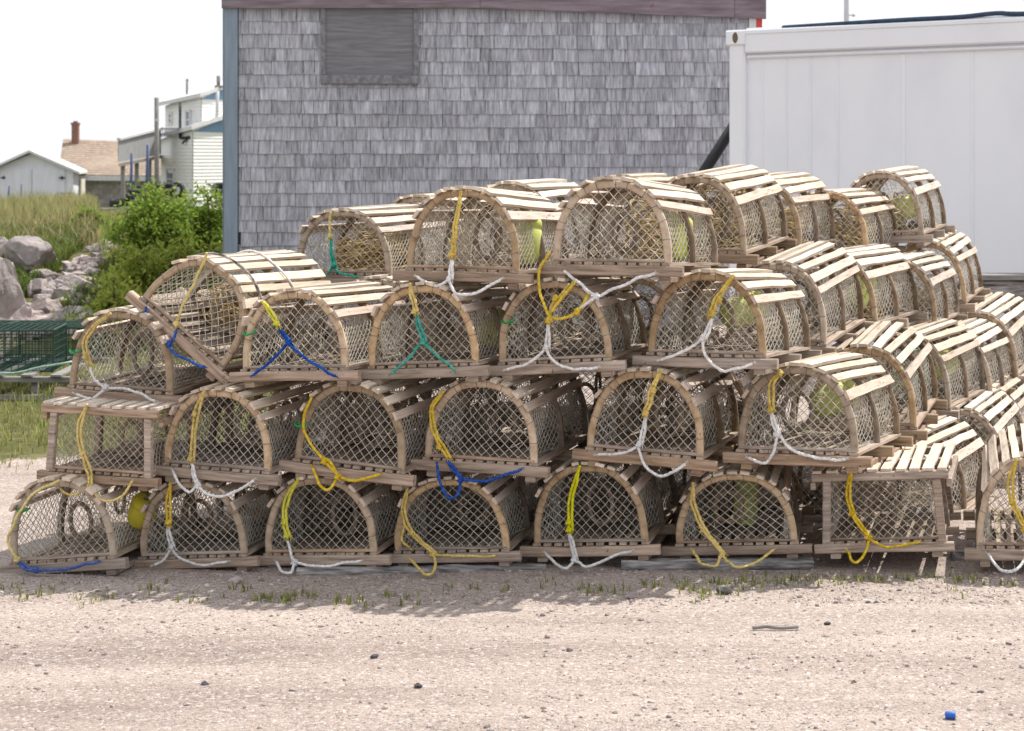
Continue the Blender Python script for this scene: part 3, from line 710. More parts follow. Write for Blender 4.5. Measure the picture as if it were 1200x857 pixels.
# ------------------------------------------------------------------ ground
def sstep(a, b, x):
    t = min(1, max(0, (x-a)/(b-a))); return t*t*(3-2*t)
def gz(x, y):
    left = 1-sstep(-2.2, -.8, x+.06*(y-18)) if y > 9 else 0
    z = 0.0
    if y > 14:
        dip = -.3*sstep(14.5, 18.5, y)*(1-sstep(20, 25, y))
        bank = .5*sstep(20.5+max(0, x+5)*1.2, 26.5+max(0, x+5)*1.2, y)
        z += left*(dip+bank-1.05*sstep(30, 80, y))
    if y > 40: z -= (1-left)*.9*sstep(40, 80, y)
    if y > 85: z -= (y-85)*.012
    if y < 13: z += .012*mnoise.noise(Vector((x*.9, y*1.6, 0)))+.004*mnoise.noise(Vector((x*5, y*7, 3)))
    if y > 12: z += left*.12*mnoise.noise(Vector((x*.6, y*.6, 9)))*sstep(12, 16, y)
    return z
def rng(a, b, s):
    n = max(1, int(round((b-a)/s))); return [a+(b-a)*i/n for i in range(n)]
xs = [-3000, -900, -300, -120, -60]+rng(-40, -12, 1.2)+rng(-12, -3, .3)+rng(-3, 3, .1)+rng(3, 8, .4)+[8, 10, 14, 20, 40, 100, 300, 900, 3000]
ys = [-60, -20, 0, 3]+rng(4.5, 11, .09)+rng(11, 30, .3)+rng(30, 90, 2)+[90, 110, 160, 300, 700, 1500, 3500]
vs = [(x, y, gz(x, y)) for y in ys for x in xs]; nx = len(xs)
fs = [(j*nx+i, j*nx+i+1, (j+1)*nx+i+1, (j+1)*nx+i) for j in range(len(ys)-1) for i in range(nx-1)]
me = bpy.data.meshes.new('ground'); me.from_pydata(vs, [], fs)
at = me.attributes.new('cover', 'FLOAT', 'POINT')
cov = []
for x, y, z in vs:
    n = .8*mnoise.noise(Vector((x*.8, y*.5, 1)))
    e = sstep(9.7, 11.2, y+n)*(1-sstep(-1.9, -.9, x+.05*(y-10)+.4*n))
    if 14 < y < 24: e *= .75+.25*mnoise.noise(Vector((x, y, 4)))
    if y > 30: e = 1
    cov.append(e)
at.data.foreach_set('value', cov)
me.polygons.foreach_set('use_smooth', [True]*len(me.polygons))
def ground_mat():
    m = bpy.data.materials.new('gravel_yard'); m.use_nodes = True; nt = m.node_tree; N = nt.nodes; Lk = nt.links; N.clear()
    out = N.new('ShaderNodeOutputMaterial'); bs = N.new('ShaderNodeBsdfPrincipled'); tc = N.new('ShaderNodeTexCoord')
    def noise(sc, det=6, ro=.6, vec=None):
        n = N.new('ShaderNodeTexNoise'); n.inputs['Scale'].default_value = sc; n.inputs['Detail'].default_value = det; n.inputs['Roughness'].default_value = ro
        Lk.new(vec or tc.outputs['Object'], n.inputs['Vector']); return n
    def ramp(f, st):
        r = N.new('ShaderNodeValToRGB'); e = r.color_ramp.elements
        while len(e) < len(st): e.new(.5)
        for i, (p, c) in enumerate(st): e[i].position = p; e[i].color = (*c, 1)
        Lk.new(f, r.inputs[0]); return r.outputs[0]
    def mix(f, a, b, mode='MIX'):
        x = N.new('ShaderNodeMixRGB'); x.blend_type = mode
        if isinstance(f, float): x.inputs[0].default_value = f
        else: Lk.new(f, x.inputs[0])
        for s, v in ((x.inputs[1], a), (x.inputs[2], b)):
            if isinstance(v, tuple): s.default_value = (*v, 1)
            else: Lk.new(v, s)
        return x.outputs[0]
    mp = N.new('ShaderNodeMapping'); mp.inputs['Scale'].default_value = (.3, 1.9, 1); Lk.new(tc.outputs['Object'], mp.inputs[0])
    big = noise(1.6, 5, .6, mp.outputs[0])
    base = ramp(big.outputs['Fac'], [(.32, (.3, .245, .215)), (.46, (.41, .342, .3)), (.66, (.52, .445, .392))])
    fine = noise(75, 8, .75)
    base = mix(.8, base, ramp(fine.outputs['Fac'], [(.3, (.38, .35, .34)), (.5, (.9, .87, .85)), (.7, (1.12, 1.1, 1.08))]), 'MULTIPLY')
    vo = N.new('ShaderNodeTexVoronoi'); vo.inputs['Scale'].default_value = 95; Lk.new(tc.outputs['Object'], vo.inputs['Vector'])
    sp = N.new('ShaderNodeSeparateColor'); Lk.new(vo.outputs['Color'], sp.inputs[0])
    stones = ramp(sp.outputs[0], [(0, (.16, .135, .13)), (.3, (.33, .275, .255)), (.75, (.5, .43, .4)), (1, (.66, .61, .58))])
    sel = ramp(sp.outputs[1], [(.5, (0, 0, 0)), (.62, (.65, .65, .65))])
    base = mix(sel, base, stones)
    # dark specks of grit, thicker in patches
    gr = noise(190, 2, .5); pat = noise(2.3, 4, .6, mp.outputs[0])
    ad = N.new('ShaderNodeMath'); ad.operation = 'MULTIPLY_ADD'; Lk.new(pat.outputs['Fac'], ad.inputs[0]); ad.inputs[1].default_value = .3; Lk.new(gr.outputs['Fac'], ad.inputs[2])
    base = mix(ramp(ad.outputs[0], [(.72, (0, 0, 0)), (.8, (.85, .85, .85))]), base, (.15, .125, .12))
    a = N.new('ShaderNodeAttribute'); a.attribute_name = 'cover'
    soil = ramp(noise(5, 8, .7).outputs['Fac'], [(.3, (.045, .05, .018)), (.5, (.1, .1, .035)), (.7, (.2, .17, .09))])
    edge = noise(14, 6, .7); m2 = N.new('ShaderNodeMath'); m2.operation = 'MULTIPLY_ADD'; Lk.new(edge.outputs['Fac'], m2.inputs[0]); m2.inputs[1].default_value = .7; m2.inputs[2].default_value = -.35
    m3 = N.new('ShaderNodeMath'); m3.operation = 'ADD'; Lk.new(m2.outputs[0], m3.inputs[0]); Lk.new(a.outputs['Fac'], m3.inputs[1])
    base = mix(ramp(m3.outputs[0], [(.42, (0, 0, 0)), (.58, (1, 1, 1))]), base, soil)
    Lk.new(base, bs.inputs['Base Color']); bs.inputs['Roughness'].default_value = .95; bs.inputs['Specular IOR Level'].default_value = .15
    b1 = N.new('ShaderNodeBump'); b1.inputs['Strength'].default_value = .7; b1.inputs['Distance'].default_value = .008; Lk.new(fine.outputs['Fac'], b1.inputs['Height'])
    b2 = N.new('ShaderNodeBump'); b2.inputs['Strength'].default_value = .5; b2.inputs['Distance'].default_value = .006; b2.invert = True; Lk.new(vo.outputs['Distance'], b2.inputs['Height']); Lk.new(b1.outputs[0], b2.inputs['Normal'])
    Lk.new(b2.outputs[0], bs.inputs['Normal']); Lk.new(bs.outputs[0], out.inputs[0])
    return m
me.materials.append(ground_mat())
g = inst('ground', me); tag(g, kind='structure', label='pale pinkish gravel yard with grassy ground behind')

rnd = random.Random(5)
mb = MB()
for i in range(11000):
    D = rnd.uniform(4.9, 8.1) if i > 3500 else rnd.uniform(7.1, 7.7); x = rnd.uniform(-1, 1)*(.27*D+.05)
    r = min(.013, .0026*(rnd.random()+.012)**-.4)
    if mnoise.noise(Vector((x*.6, D*2.2, 4))) < -.1 and rnd.random() < .75 and i > 3500: continue
    Mr = Matrix.Rotation(rnd.uniform(0, 6.28), 3, 'Z')
    mb.ico((x, D, gz(x, D)+r*.15), r, (1, rnd.uniform(.6, 1), rnd.uniform(.4, .75)), Mr, 0, .5, i)
tag(mb.build('gravel', M['pebble']), 'loose pebbles scattered over the gravel yard', kind='stuff')

def stone(px, py, w, label, m='darkstone', seed=1, hh=.6, name='stone', group=None):
    D = CAMZ*F/(py-HOR); p = P(px, py, D); r = w/2/F*D
    b = MB(); b.ico((0, 0, r*hh*.55), r, (1, .8, hh), None, 2, .6, seed, 1.1)
    o = b.build(name, M[m]); o.location = (p.x, p.y, gz(p.x, p.y)); tag(o, label, 'stone', group); return o
stone(850, 698, 17, 'dark round stone on the gravel, below the widest bottom-row trap', seed=2)
stone(73, 668, 20, 'grey stone beside the blue rope at the pile foot', 'rock', 3)
stone(490, 806, 10, 'small bluish dark stone alone in the open gravel', seed=4)
stone(439, 772, 9, 'small dark stone lying nearest the middle left of the gravel', seed=14)
stone(240, 802, 9, 'small dark grey stone left on the open gravel', seed=5)
stone(276, 683, 16, 'pale grey stone at the foot of the pile near the left timber end', 'rock', 6)
stone(970, 732, 8, 'small dark pebble right of the pale stick', seed=8)
stone(740, 703, 12, 'pinkish flat stone on gravel left of the dark round stone', 'rock', 9, .4)
b = MB(); b.tube(spline([Vector((-.075, 0, .008)), Vector((-.03, .006, .012)), Vector((.02, -.002, .009)), Vector((.08, .004, .012))], .01), [.006]*40 if False else .006, 7, 0, 0)
o = b.build('stick', M['rack'], None, True); D = CAMZ*F/(739-HOR); o.location = P(908, 739, D); tag(o, 'short pale grey stick lying on the gravel', 'stick')
b = MB()
for k, (z, r) in enumerate(((0, .011), (.004, .0135), (.013, .0135), (.017, .011), (.017, .006))): pass
b.loft([[Vector((r*math.cos(6.2832*j/18), z, r+r*math.sin(6.2832*j/18)+(.0135-r))) for j in range(18)] for z, r in ((-.02, .008), (-.02, .012), (-.016, .0135), (.012, .0135), (.016, .012), (.016, .006))], True)
o = b.build('bottle_cap', M['bluetub'], None, True); D = CAMZ*F/(843-HOR); o.location = P(1113, 846, D); o.location.z = gz(o.location.x, D); o.rotation_euler = (0, 0, 1.4); o.scale = (.8, .8, .8)
tag(o, 'small blue plastic cap lying near the bottom right of the gravel', 'bottle cap')
for (x0, x1, yb, D, r, lab, sd) in ((348, 640, 677, 7.66, .02, 'long driftwood-grey timber lying under the middle of the bottom row', 1), (728, 952, 670, 7.7, .026, 'shorter grey squared timber under the right of the bottom row', 2), (1115, 1150, 660, 7.95, .03, 'stub of grey timber beside the square trap foot', 3)):
    a, c = P(x0, yb-6, D), P(x1, yb-10, D+.06); b = MB(); pts = [a.lerp(c, k/14) for k in range(15)]
    rings = []
    for k, q in enumerate(pts):
        rings.append([q+Vector((0, r*1.3*math.cos(6.2832*j/10)*(1+.2*mnoise.noise(Vector((k*.5, j, sd)))), r*math.sin(6.2832*j/10)*(1+.25*mnoise.noise(Vector((k*.5, j+3, sd)))))) for j in range(10)])
    b.loft(rings, True); o = b.build('timber', M['timber']); c = a.copy(); c.z = 0; o.data.transform(Matrix.Translation(-c)); o.location = c
    tag(o, lab, 'timber')

# ------------------------------------------------------------------ grass
def blade(mb, p, h, lean, az, w):
    d = Vector((math.cos(az), math.sin(az), 0)); s = Vector((-d.y, d.x, 0))*w
    p = Vector(p); q = p+d*(lean*h*.3)+Vector((0, 0, h*.6)); e = p+d*(lean*h)+Vector((0, 0, h))
    mb.add([p-s, p+s, q-s*.7, q+s*.7, e], [(0, 1, 3, 2), (2, 3, 4)])
mb = MB(); rnd = random.Random(8)
cl = [(15, 690, 6), (45, 695, 5), (60, 690, 4), (188, 690, 9), (280, 690, 8), (252, 702, 3), (310, 702, 14), (335, 704, 16), (350, 698, 10), (368, 702, 6), (405, 706, 9), (425, 706, 6), (450, 700, 5), (470, 708, 5), (478, 698, 5), (100, 706, 6), (125, 703, 4), (225, 707, 4), (690, 692, 10), (712, 696, 6), (725, 697, 5), (760, 688, 10), (800, 688, 12), (810, 694, 7), (825, 700, 11), (840, 686, 12), (870, 684, 12), (890, 688, 9), (868, 698, 5), (920, 684, 12), (950, 682, 12), (985, 682, 10), (1010, 680, 10), (1035, 682, 8), (1060, 678, 8), (1085, 676, 8), (1120, 680, 9), (1145, 680, 10), (1185, 688, 6), (655, 688, 5), (600, 690, 4), (560, 690, 3), (525, 692, 5), (1110, 694, 4), (20, 700, 5)]
for px, py, n in cl:
    D = CAMZ*F/(py-HOR)
    for i in range(int(n*1.3)):
        x, y = (px+rnd.gauss(0, 9)-CX)/F*D, D+rnd.gauss(0, .05)
        for k in range(3):
            blade(mb, (x+rnd.gauss(0, .004), y+rnd.gauss(0, .004), gz(x, y)-.003), rnd.uniform(.012, .042), rnd.uniform(.1, .9), rnd.uniform(0, 6.28), rnd.uniform(.0015, .0035))
for i in range(300):
    x, y = rnd.uniform(-1, 1)*2, rnd.uniform(7.15, 7.6)
    blade(mb, (x, y, gz(x, y)-.003), rnd.uniform(.008, .02), rnd.uniform(.1, .9), rnd.uniform(0, 6.28), .002)
tag(mb.build('weeds', M['weed']), 'sparse green weeds growing in the gravel along the pile foot', kind='stuff')
mb = MB()
for i in range(9000):      # meadow left of the pile
    D = rnd.uniform(9.9, 17); px = rnd.uniform(-70, 330); x = (px-CX)/F*D
    if rnd.random() > sstep(9.8, 11.6, D+.5*mnoise.noise(Vector((x*1.5, D, 0)))): continue
    h = rnd.uniform(.04, .12)*(.6+.5*mnoise.noise(Vector((x*2, D*2, 5)))+.2)
    blade(mb, (x, D, gz(x, D)-.01), max(.025, h), rnd.uniform(.1, .8), rnd.uniform(0, 6.28), rnd.uniform(.003, .006))
tag(mb.build('meadow_grass', M['weed']), 'yellow-green grass growing at the left behind the pile', kind='stuff')
mb = MB()
for i in range(20000):      # tall grass on the bank top
    D = rnd.uniform(27, 42); px = rnd.uniform(-120, 122 if D < 33 else 150); x = (px-CX)/F*D
    k = .75+.5*mnoise.noise(Vector((x*.9, D*.4, 2)))
    blade(mb, (x, D, gz(x, D)-.02), rnd.uniform(.25, .58)*k*(1.05 if px < 112 else .4), rnd.uniform(.05, .5), rnd.uniform(0, 6.28), rnd.uniform(.006, .013))
tag(mb.build('bank_grass', M['grassy']), 'tall olive grass along the top of the bank before the garage', kind='stuff')
mb = MB()
for i in range(13000):      # rough growth down the bank
    D = rnd.uniform(18.5, 29); px = rnd.uniform(-20, 300); x = (px-CX)/F*D
    if px < 62 and D < 23: continue
    if px < 128 and D < 21.5 and rnd.random() < .8: continue
    if mnoise.noise(Vector((x*1.3, D*.8, 7))) < -.12: continue
    if px < 135 and abs((HOR+(CAMZ-gz(x, D))/D*F-285)-(130-px)*.91) < 22: continue
    blade(mb, (x, D, gz(x, D)-.02), rnd.uniform(.08, .26), rnd.uniform(.2, .9), rnd.uniform(0, 6.28), rnd.uniform(.006, .013))
for i in range(9000):
    D = rnd.uniform(22, 27.5); px = rnd.uniform(-10, 135); x = (px-CX)/F*D
    py = HOR+(CAMZ-gz(x, D))/D*F
    if abs((py-285)-(130-px)*.91) < 26: continue
    blade(mb, (x, D, gz(x, D)-.02), rnd.uniform(.06, .24), rnd.uniform(.3, 1), rnd.uniform(0, 6.28), rnd.uniform(.008, .016))
tag(mb.build('bank_weeds', M['fern']), 'dark green growth covering the slope of the rocky bank', kind='stuff')
mb = MB()
for i in range(2600):
    D = rnd.uniform(19, 29); px = rnd.uniform(120, 300); x = (px-CX)/F*D
    blade(mb, (x, D, gz(x, D)-.02), rnd.uniform(.12, .4), rnd.uniform(.1, .7), rnd.uniform(0, 6.28), rnd.uniform(.006, .012))
tag(mb.build('slope_grass', M['grassgreen']), 'lighter yellow-green grass tufts on the slope below the shrubs', kind='stuff')
mb = MB()
for i in range(3500):
    D = rnd.uniform(25.5, 33); px = rnd.uniform(-60, 118); x = (px-CX)/F*D
    blade(mb, (x, D, gz(x, D)-.02), rnd.uniform(.12, .32), rnd.uniform(.1, .9), rnd.uniform(0, 6.28), rnd.uniform(.006, .012))
tag(mb.build('dry_bank_grass', M['grassdry']), 'dry tan grass on the brow of the bank above the boulders', kind='stuff')

def shrub(px, py, D, wpx, hpx, label, m, n, seed):
    rnd = random.Random(seed); c = P(px, py, D); w, h = wpx/F*D/2, hpx/F*D
    base = Vector((c.x, D, gz(c.x, D)-.05)); top = CAMZ+(HOR-(py-hpx/2))/F*D; hh = top-base.z
    root = empty('shrub', base, 0, label, 'shrub')
    st = MB(); lf = MB(); tips = []
    for i in range(26):
        az = rnd.uniform(0, 6.28); rr = rnd.uniform(.15, .95)
        tip = Vector((w*rr*math.cos(az), w*rr*math.sin(az)*.8, hh*(rnd.uniform(.3, 1.0) if rr < .6 else rnd.uniform(.2, .75))))
        tip *= 1+.12*rnd.uniform(-1, 1)
        mid = tip*.5+Vector((rnd.uniform(-.1, .1), rnd.uniform(-.1, .1), hh*.1))
        st.tube(spline([Vector((tip.x*.1, tip.y*.1, 0)), mid, tip], .12), .012, 5); tips.append(tip)
        for b in range(5):
            q = mid.lerp(tip, rnd.uniform(.2, 1)); e = q+Vector((rnd.gauss(0, 1), rnd.gauss(0, 1), rnd.uniform(.1, 1)))*.13*hh; tips.append(e)
            st.stick(q, e, .006, 4)
    for i in range(int(n*1.7)):
        t = rnd.choice(tips); s = rnd.uniform(.04, .13)*hh
        p = t+Vector((rnd.gauss(0, s), rnd.gauss(0, s), rnd.gauss(0, s*.8)))
        if p.z < .04: continue
        d = Vector((rnd.gauss(0, 1), rnd.gauss(0, 1), rnd.gauss(.3, .8))).normalized(); u = d.orthogonal().normalized()
        u = Matrix.Rotation(rnd.uniform(0, 6.28), 3, d) @ u; l = rnd.uniform(.018, .042); wd = l*.45; w2 = d.cross(u)
        lf.add([p-d*l, p+u*wd+w2*wd*.25, p+d*l, p-u*wd+w2*wd*.25], [(0, 1, 2), (0, 2, 3)])
    st.build('stem', M['bark'], root); lf.build('foliage', M[m], root)
shrub(188, 294, 24, 82, 118, 'large dense green shrub left of the shed corner', 'leaf', 9000, 1)
shrub(248, 292, 24.4, 50, 112, 'green shrub pressed against the blue-grey shed corner', 'leaf', 6500, 2)
shrub(160, 330, 21.5, 62, 62, 'low yellow-green shrub in front of the large dense one', 'leafy', 3500, 3)
shrub(214, 325, 21.8, 70, 70, 'yellow-green shrub just above the tipped trap', 'leafy', 3800, 4)
shrub(140, 352, 19.5, 40, 48, 'small yellowish bush by the rubble just above the leftmost traps', 'leafy', 2200, 5)
shrub(105, 268, 27.5, 34, 44, 'dark weedy clump at the right end of the bank grass', 'leaf', 1800, 6)

# ------------------------------------------------------------------ rocks of the bank
def ground_hit(px, py):
    D = 13.0
    while D < 60:
        if CAMZ+(HOR-py)/F*D <= gz((px-CX)/F*D, D): return D
        D += .05
    return D
def rock(px, py, w, h, D, seed, label, group=None, name='boulder', depth=.8):
    D = ground_hit(px, py+h*.38); c = P(px, py, D); b = MB(); rx, rz = w/2/F*D, h/2/F*D; rd = random.Random(seed)
    vs, fs = ICO[3]; pl = []
    for k in range(13):
        n = Vector((rd.gauss(0, 1), rd.gauss(0, 1), rd.gauss(0, .8))).normalized(); pl.append((n, rd.uniform(.45, .8)))
    pl.append((Vector((rd.uniform(-.4, .4), rd.uniform(-.3, .2), 1)).normalized(), rd.uniform(.45, .7)))
    out = []
    for v in vs:
        q = v.copy()
        for n, dd in pl:
            e = q.dot(n)-dd
            if e > 0: q = q-n*e
        q = q*(1+.1*mnoise.noise(v*3+Vector((seed, 0, 0)))+.07*abs(mnoise.noise(v*6+Vector((seed, 4, 0))))+.04*mnoise.noise(v*12+Vector((seed, 4, 0))))*1.45
        out.append(Vector((q.x*rx, q.y*max(rx, rz)*depth, q.z*rz)))
    b.add(out, fs); o = b.build(name, M['rock']); o.location = c; o.rotation_euler = (rd.uniform(-.2, .2), rd.uniform(-.35, .35), rd.uniform(-.5, .5))
    tag(o, label, 'rock', group)
rock(3, 345, 40, 96, 22, 1, 'tall dark boulder cut by the left edge below the bank grass')
rock(38, 304, 50, 44, 24.5, 2, 'big boulder with a pale slanting top slab on the bank')
rock(8, 298, 34, 34, 25, 3, 'rounded boulder at the left edge directly under the bank grass')
rock(22, 375, 30, 34, 21, 4, 'cracked low boulder at the left, just above the green wire traps')
exp = [(57, 362, 27, 22, 19.5), (45, 380, 26, 18, 18.2), (25, 386, 24, 15, 18), (75, 346, 20, 18, 20.5), (92, 338, 24, 20, 21.2), (91, 350, 16, 14, 20.6), (62, 346, 16, 12, 20.4), (85, 368, 22, 16, 19.2), (70, 372, 18, 13, 18.9), (56, 376, 16, 13, 18.6), (106, 322, 17, 15, 22.6), (101, 330, 14, 12, 22), (112, 310, 16, 13, 23.8), (106, 352, 16, 12, 20.3), (120, 300, 12, 10, 25), (128, 290, 20, 12, 26.4), (84, 356, 14, 11, 20), (95, 378, 20, 14, 18.5), (78, 384, 18, 13, 18.2), (60, 388, 17, 11, 18), (38, 391, 18, 11, 17.6), (12, 392, 22, 12, 17.6), (108, 372, 18, 13, 18.8), (112, 384, 17, 12, 18.3), (48, 350, 14, 10, 20.8), (56, 327, 18, 14, 23), (47, 336, 16, 20, 22.4), (36, 340, 8, 14, 22.4), (50, 322, 18, 12, 23.2), (84, 334, 15, 12, 21.6), (97, 360, 14, 11, 19.8), (30, 372, 15, 14, 19), (2, 384, 20, 16, 18.2), (118, 340, 12, 10, 21.2), (98, 312, 10, 10, 23.6), (82, 318, 10, 9, 23.4)]
rq = random.Random(77)
for i in range(70):
    k = rq.random(); exp.append((18+112*k+rq.gauss(0, 9), 389-102*k+rq.gauss(0, 7), rq.uniform(9, 19)*(1.1-.4*k), rq.uniform(8, 14)*(1.1-.4*k), 20))
for i, q in enumerate(exp):
    rock(q[0], q[1], q[2]*1.3, q[3]*1.3, q[4], 20+i, 'small pinkish-grey rock in the rubble running down the bank', 'rubble rocks on the bank', 'rock')

# ------------------------------------------------------------------ green wire traps on a low rack, far left
def wire_trap(loc, d, rz, label):
    b = MB(); X, Yd, Z = d; s = .045
    for ax in range(3):
        a, c = [k for k in range(3) if k != ax]
        na, nc = int(round(d[a]/s)), int(round(d[c]/s))
        for i in range(na+1):
            for j in range(nc+1):
                if i not in (0, na) and j not in (0, nc): continue
                p = [0, 0, 0]; p[a] = d[a]*i/na; p[c] = d[c]*j/nc; q = list(p); q[ax] = d[ax]
                b.stick(p, q, .0034, 4)
    r = empty('wire_trap', loc, rz, label, 'wire trap', 'green wire traps on the rack')
    b.build('mesh_cage', M['wire'], r)
    b = MB()
    for u in (0, d[0]*.5, d[0]):
        for p, q in (((u, 0, 0), (u, 0, d[2])), ((u, d[1], 0), (u, d[1], d[2])), ((u, 0, d[2]), (u, d[1], d[2]))): b.stick(p, q, .008, 6)
    for yy in (0, d[1]):
        for zz in (0, d[2]): b.stick((0, yy, zz), (d[0], yy, zz), .008, 6)
    b.build('edge_frame', M['wire'], r)
    b = MB()
    nn = 14
    net_patch(b, 28, 10, lambda i, j: Vector((d[0]*.5+.12*(j/10-.5), d[1]*i/28, .02+(d[2]-.04)*(j/10)))+Vector((.05*math.sin(i*.22), 0, 0)), .0024)
    b.build('inner_net', M['net'], r)
wire_trap((-4.15, 13.2, .17), (1.1, .5, .27), R(3), 'dark green wire-mesh trap lying on the grey rack at the left edge')
wire_trap((-4.2, 13.9, .17), (1.25, .5, .24), R(-4), 'green wire-mesh trap behind the first on the left rack')
rk = empty('rack', (-4.3, 13.05, -.08), 0, 'low grey wooden rack under the green wire traps', 'rack')
b = MB()
for z in (.22, .1): b.beam((-.3, 0, z), (1.42, .02, z-.004), (0, 1, 0), (0, 0, 1), .06, .035, 6, .002, 0, .004)
b.beam((-.3, 1.2, .22), (1.42, 1.2, .22), (0, 1, 0), (0, 0, 1), .06, .035, 6, .002, 0, .004); b.build('rail', M['rack'], rk)
for x, yy in ((.15, .03), (1.15, .03), (.7, .03), (.15, 1.2), (1.15, 1.2)):
    b = MB(); b.beam((x, yy+.045, -.08), (x+.01, yy+.045, .2), (1, 0, 0), (0, 1, 0), .045, .04, 3, .001, 0, .004); b.build('leg', M['rack'], rk)
b = MB()
for i in range(9): b.beam((-.2+i*.19, -.04, .2445), (-.2+i*.19, 1.24, .2445), (1, 0, 0), (0, 0, 1), .07, .013, 3, .002)
b.build('slat_deck', M['rack'], rk)
b = MB(); b.tube(spline([P(-10, 438, 12.98), P(20, 437, 12.97), P(45, 431, 12.97), P(75, 426, 12.98), P(84, 424, 13.02)], .02), .008, 6)
tag(b.build('green_rope', M['greenrope'], None, True), 'pale green rope draped along the rack of wire traps', 'rope')

# ------------------------------------------------------------------ shed
S0, S1 = P(264, 0, 19.0), P(893, 0, 19.27)
SX = Vector((S1.x-S0.x, S1.y-S0.y, 0)); SW = SX.length; SX.normalize(); ang = math.atan2(SX.y, SX.x)
shed = empty('shed', (S0.x, S0.y, 0), ang, 'grey shingled shed with a boarded-up window behind the trap pile', 'shed')
ST = CAMZ+(HOR-10)/F*19.1          # underside of fascia
def lx(px): return (px-264)/(893-264)*SW
def lz(py): return CAMZ+(HOR-py)/F*19.12
b = MB(); b.box((SW/2, 2.5, ST/2), (SW-.04, 4.96, ST)); core = b.build('wall', M['darkwall'], shed)
rnd = random.Random(3)
def shingles(mb, w0, w1, z1, fn, hole=None, e=.1255):
    z = -.02; row = 0
    while z < z1:
        x = w0-rnd.uniform(0, .1)
        while x < w1:
            wd = rnd.choice((rnd.uniform(.07, .12), rnd.uniform(.1, .17), rnd.uniform(.12, .21))); a, c = max(w0, x), min(w1, x+wd-rnd.uniform(.002, .006))
            x += wd
            if c-a < .02: continue
            zz = z+rnd.uniform(-.004, .004)+.008*mnoise.noise(Vector((a*.7, row*.8, 0))); zt = min(z1, z+e+.02)
            pieces = [(a, c, zt)]
            if hole and c > hole[0] and a < hole[1] and zt > hole[2]+.03:
                pieces = []
                if a < hole[0]: pieces.append((a, hole[0]-.003, zt))
                if c > hole[1]: pieces.append((hole[1]+.003, c, zt))
                if zz < hole[2]+.01: pieces.append((max(a, hole[0]-.002), min(c, hole[1]+.002), hole[2]+.03))
            o0, o1 = .014+rnd.uniform(-.003, .005), .002
            sk = rnd.uniform(-.002, .002)
            for a, c, zt in pieces:
                if c-a < .006: continue
                q = [(a, o0, zz+sk), (c, o0, zz-sk), (c, o1, zt), (a, o1, zt)]
                mb.add([fn(u, o, v) for u, o, v in q]+[fn(u, -.002, v) for u, o, v in q], [(0, 1, 2, 3), (4, 7, 6, 5), (0, 4, 5, 1), (1, 5, 6, 2), (3, 2, 6, 7), (0, 3, 7, 4)])
        z += e*rnd.uniform(.97, 1.03); row += 1
hole = (lx(376), lx(487), lz(97), ST+.1)
b = MB(); shingles(b, .125, SW-.13, ST+.02, lambda u, o, v: Vector((u, .02-o, v)), hole)
b.build('shingle_cladding', M['shingle'], shed)
b = MB(); shingles(b, .02, 4.98, ST, lambda u, o, v: Vector((.02-o, u, v))); b.build('shingle_cladding', M['shingle'], shed)
b = MB(); shingles(b, .02, 4.98, ST, lambda u, o, v: Vector((SW-.02+o, u, v))); b.build('shingle_cladding', M['shingle'], shed)
X, Yv, Z = Vector((1, 0, 0)), Vector((0, 1, 0)), Vector((0, 0, 1))
b = MB(); b.beam((.055, -.012, -.05), (.055, -.012, ST-.002), X, Yv, .128, .03, 8, .0006, 0, .004); b.build('corner_board', M['corner'], shed); b = MB(); b.beam((-.012, .07, -.05), (-.012, .07, ST-.002), Yv, X, .1, .03, 8, .0006, 0, .004); b.build('corner_board', M['corner'], shed)
b = MB(); b.beam((SW-.095, -.012, -.05), (SW-.095, -.012, lz(20)), X, Yv, .07, .028, 6, .0006, 0, .003); b.build('corner_board', M['trimwhite'], shed)
b = MB(); b.beam((SW-.03, -.014, -.05), (SW-.03, -.014, lz(20)), X, Yv, .056, .032, 6, .0006, 0, .003); o = b.build('corner_board', M['red'], shed); o['label'] = 'red corner board'
# fascia: two boards, the right one sagging
def fboard(u0, z0, u1, z1, y=-.06, h=.34):
    b = MB(); v = [(u0, y, z0), (u1, y, z1), (u1, y, z1+h), (u0, y, z0+h)]; v += [(a, y+.05, c) for a, _, c in v]
    b.add(v, [(0, 1, 2, 3), (4, 7, 6, 5), (0, 4, 5, 1), (1, 5, 6, 2), (3, 2, 6, 7), (0, 3, 7, 4)]); b.build('fascia', M['fascia'], shed)
fboard(-.03, lz(11.3), lx(560), lz(9.8)); fboard(lx(560)+.004, lz(10), lx(859), lz(20)); fboard(lx(859)+.004, lz(20), SW+.03, lz(21.5))
b = MB(); b.box((SW/2, 2.55, ST+.45), (SW+.1, 5.2, .12)); b.box((SW/2, 2.55, ST+.2), (SW-.02, 4.98, .4)); b.build('roof', M['roofdark'], shed)
bw = inst('boarded_window', None, shed) if False else empty('boarded_window'); bw.parent = shed
b = MB(); b.box(((hole[0]+hole[1])/2, .008, (lz(88)+ST)/2), (hole[1]-hole[0]-.05, .014, ST-lz(88)+.02)); b.build('plywood_panel', M['ply'], bw)
b = MB()
for u in (hole[0]+.012, hole[1]-.012): b.beam((u, .0, lz(88)), (u, .0, ST+.02), X, Yv, .042, .034, 5, .0006)
b.build('frame', M['trimgrey'], bw)
b = MB(); b.beam((hole[0]-.012, -.006, lz(93.7)), (hole[1]+.012, -.006, lz(93.7)), Yv, Z, .05, .084, 6, .001, 0, .004); b.build('sill', M['trimgrey'], bw)

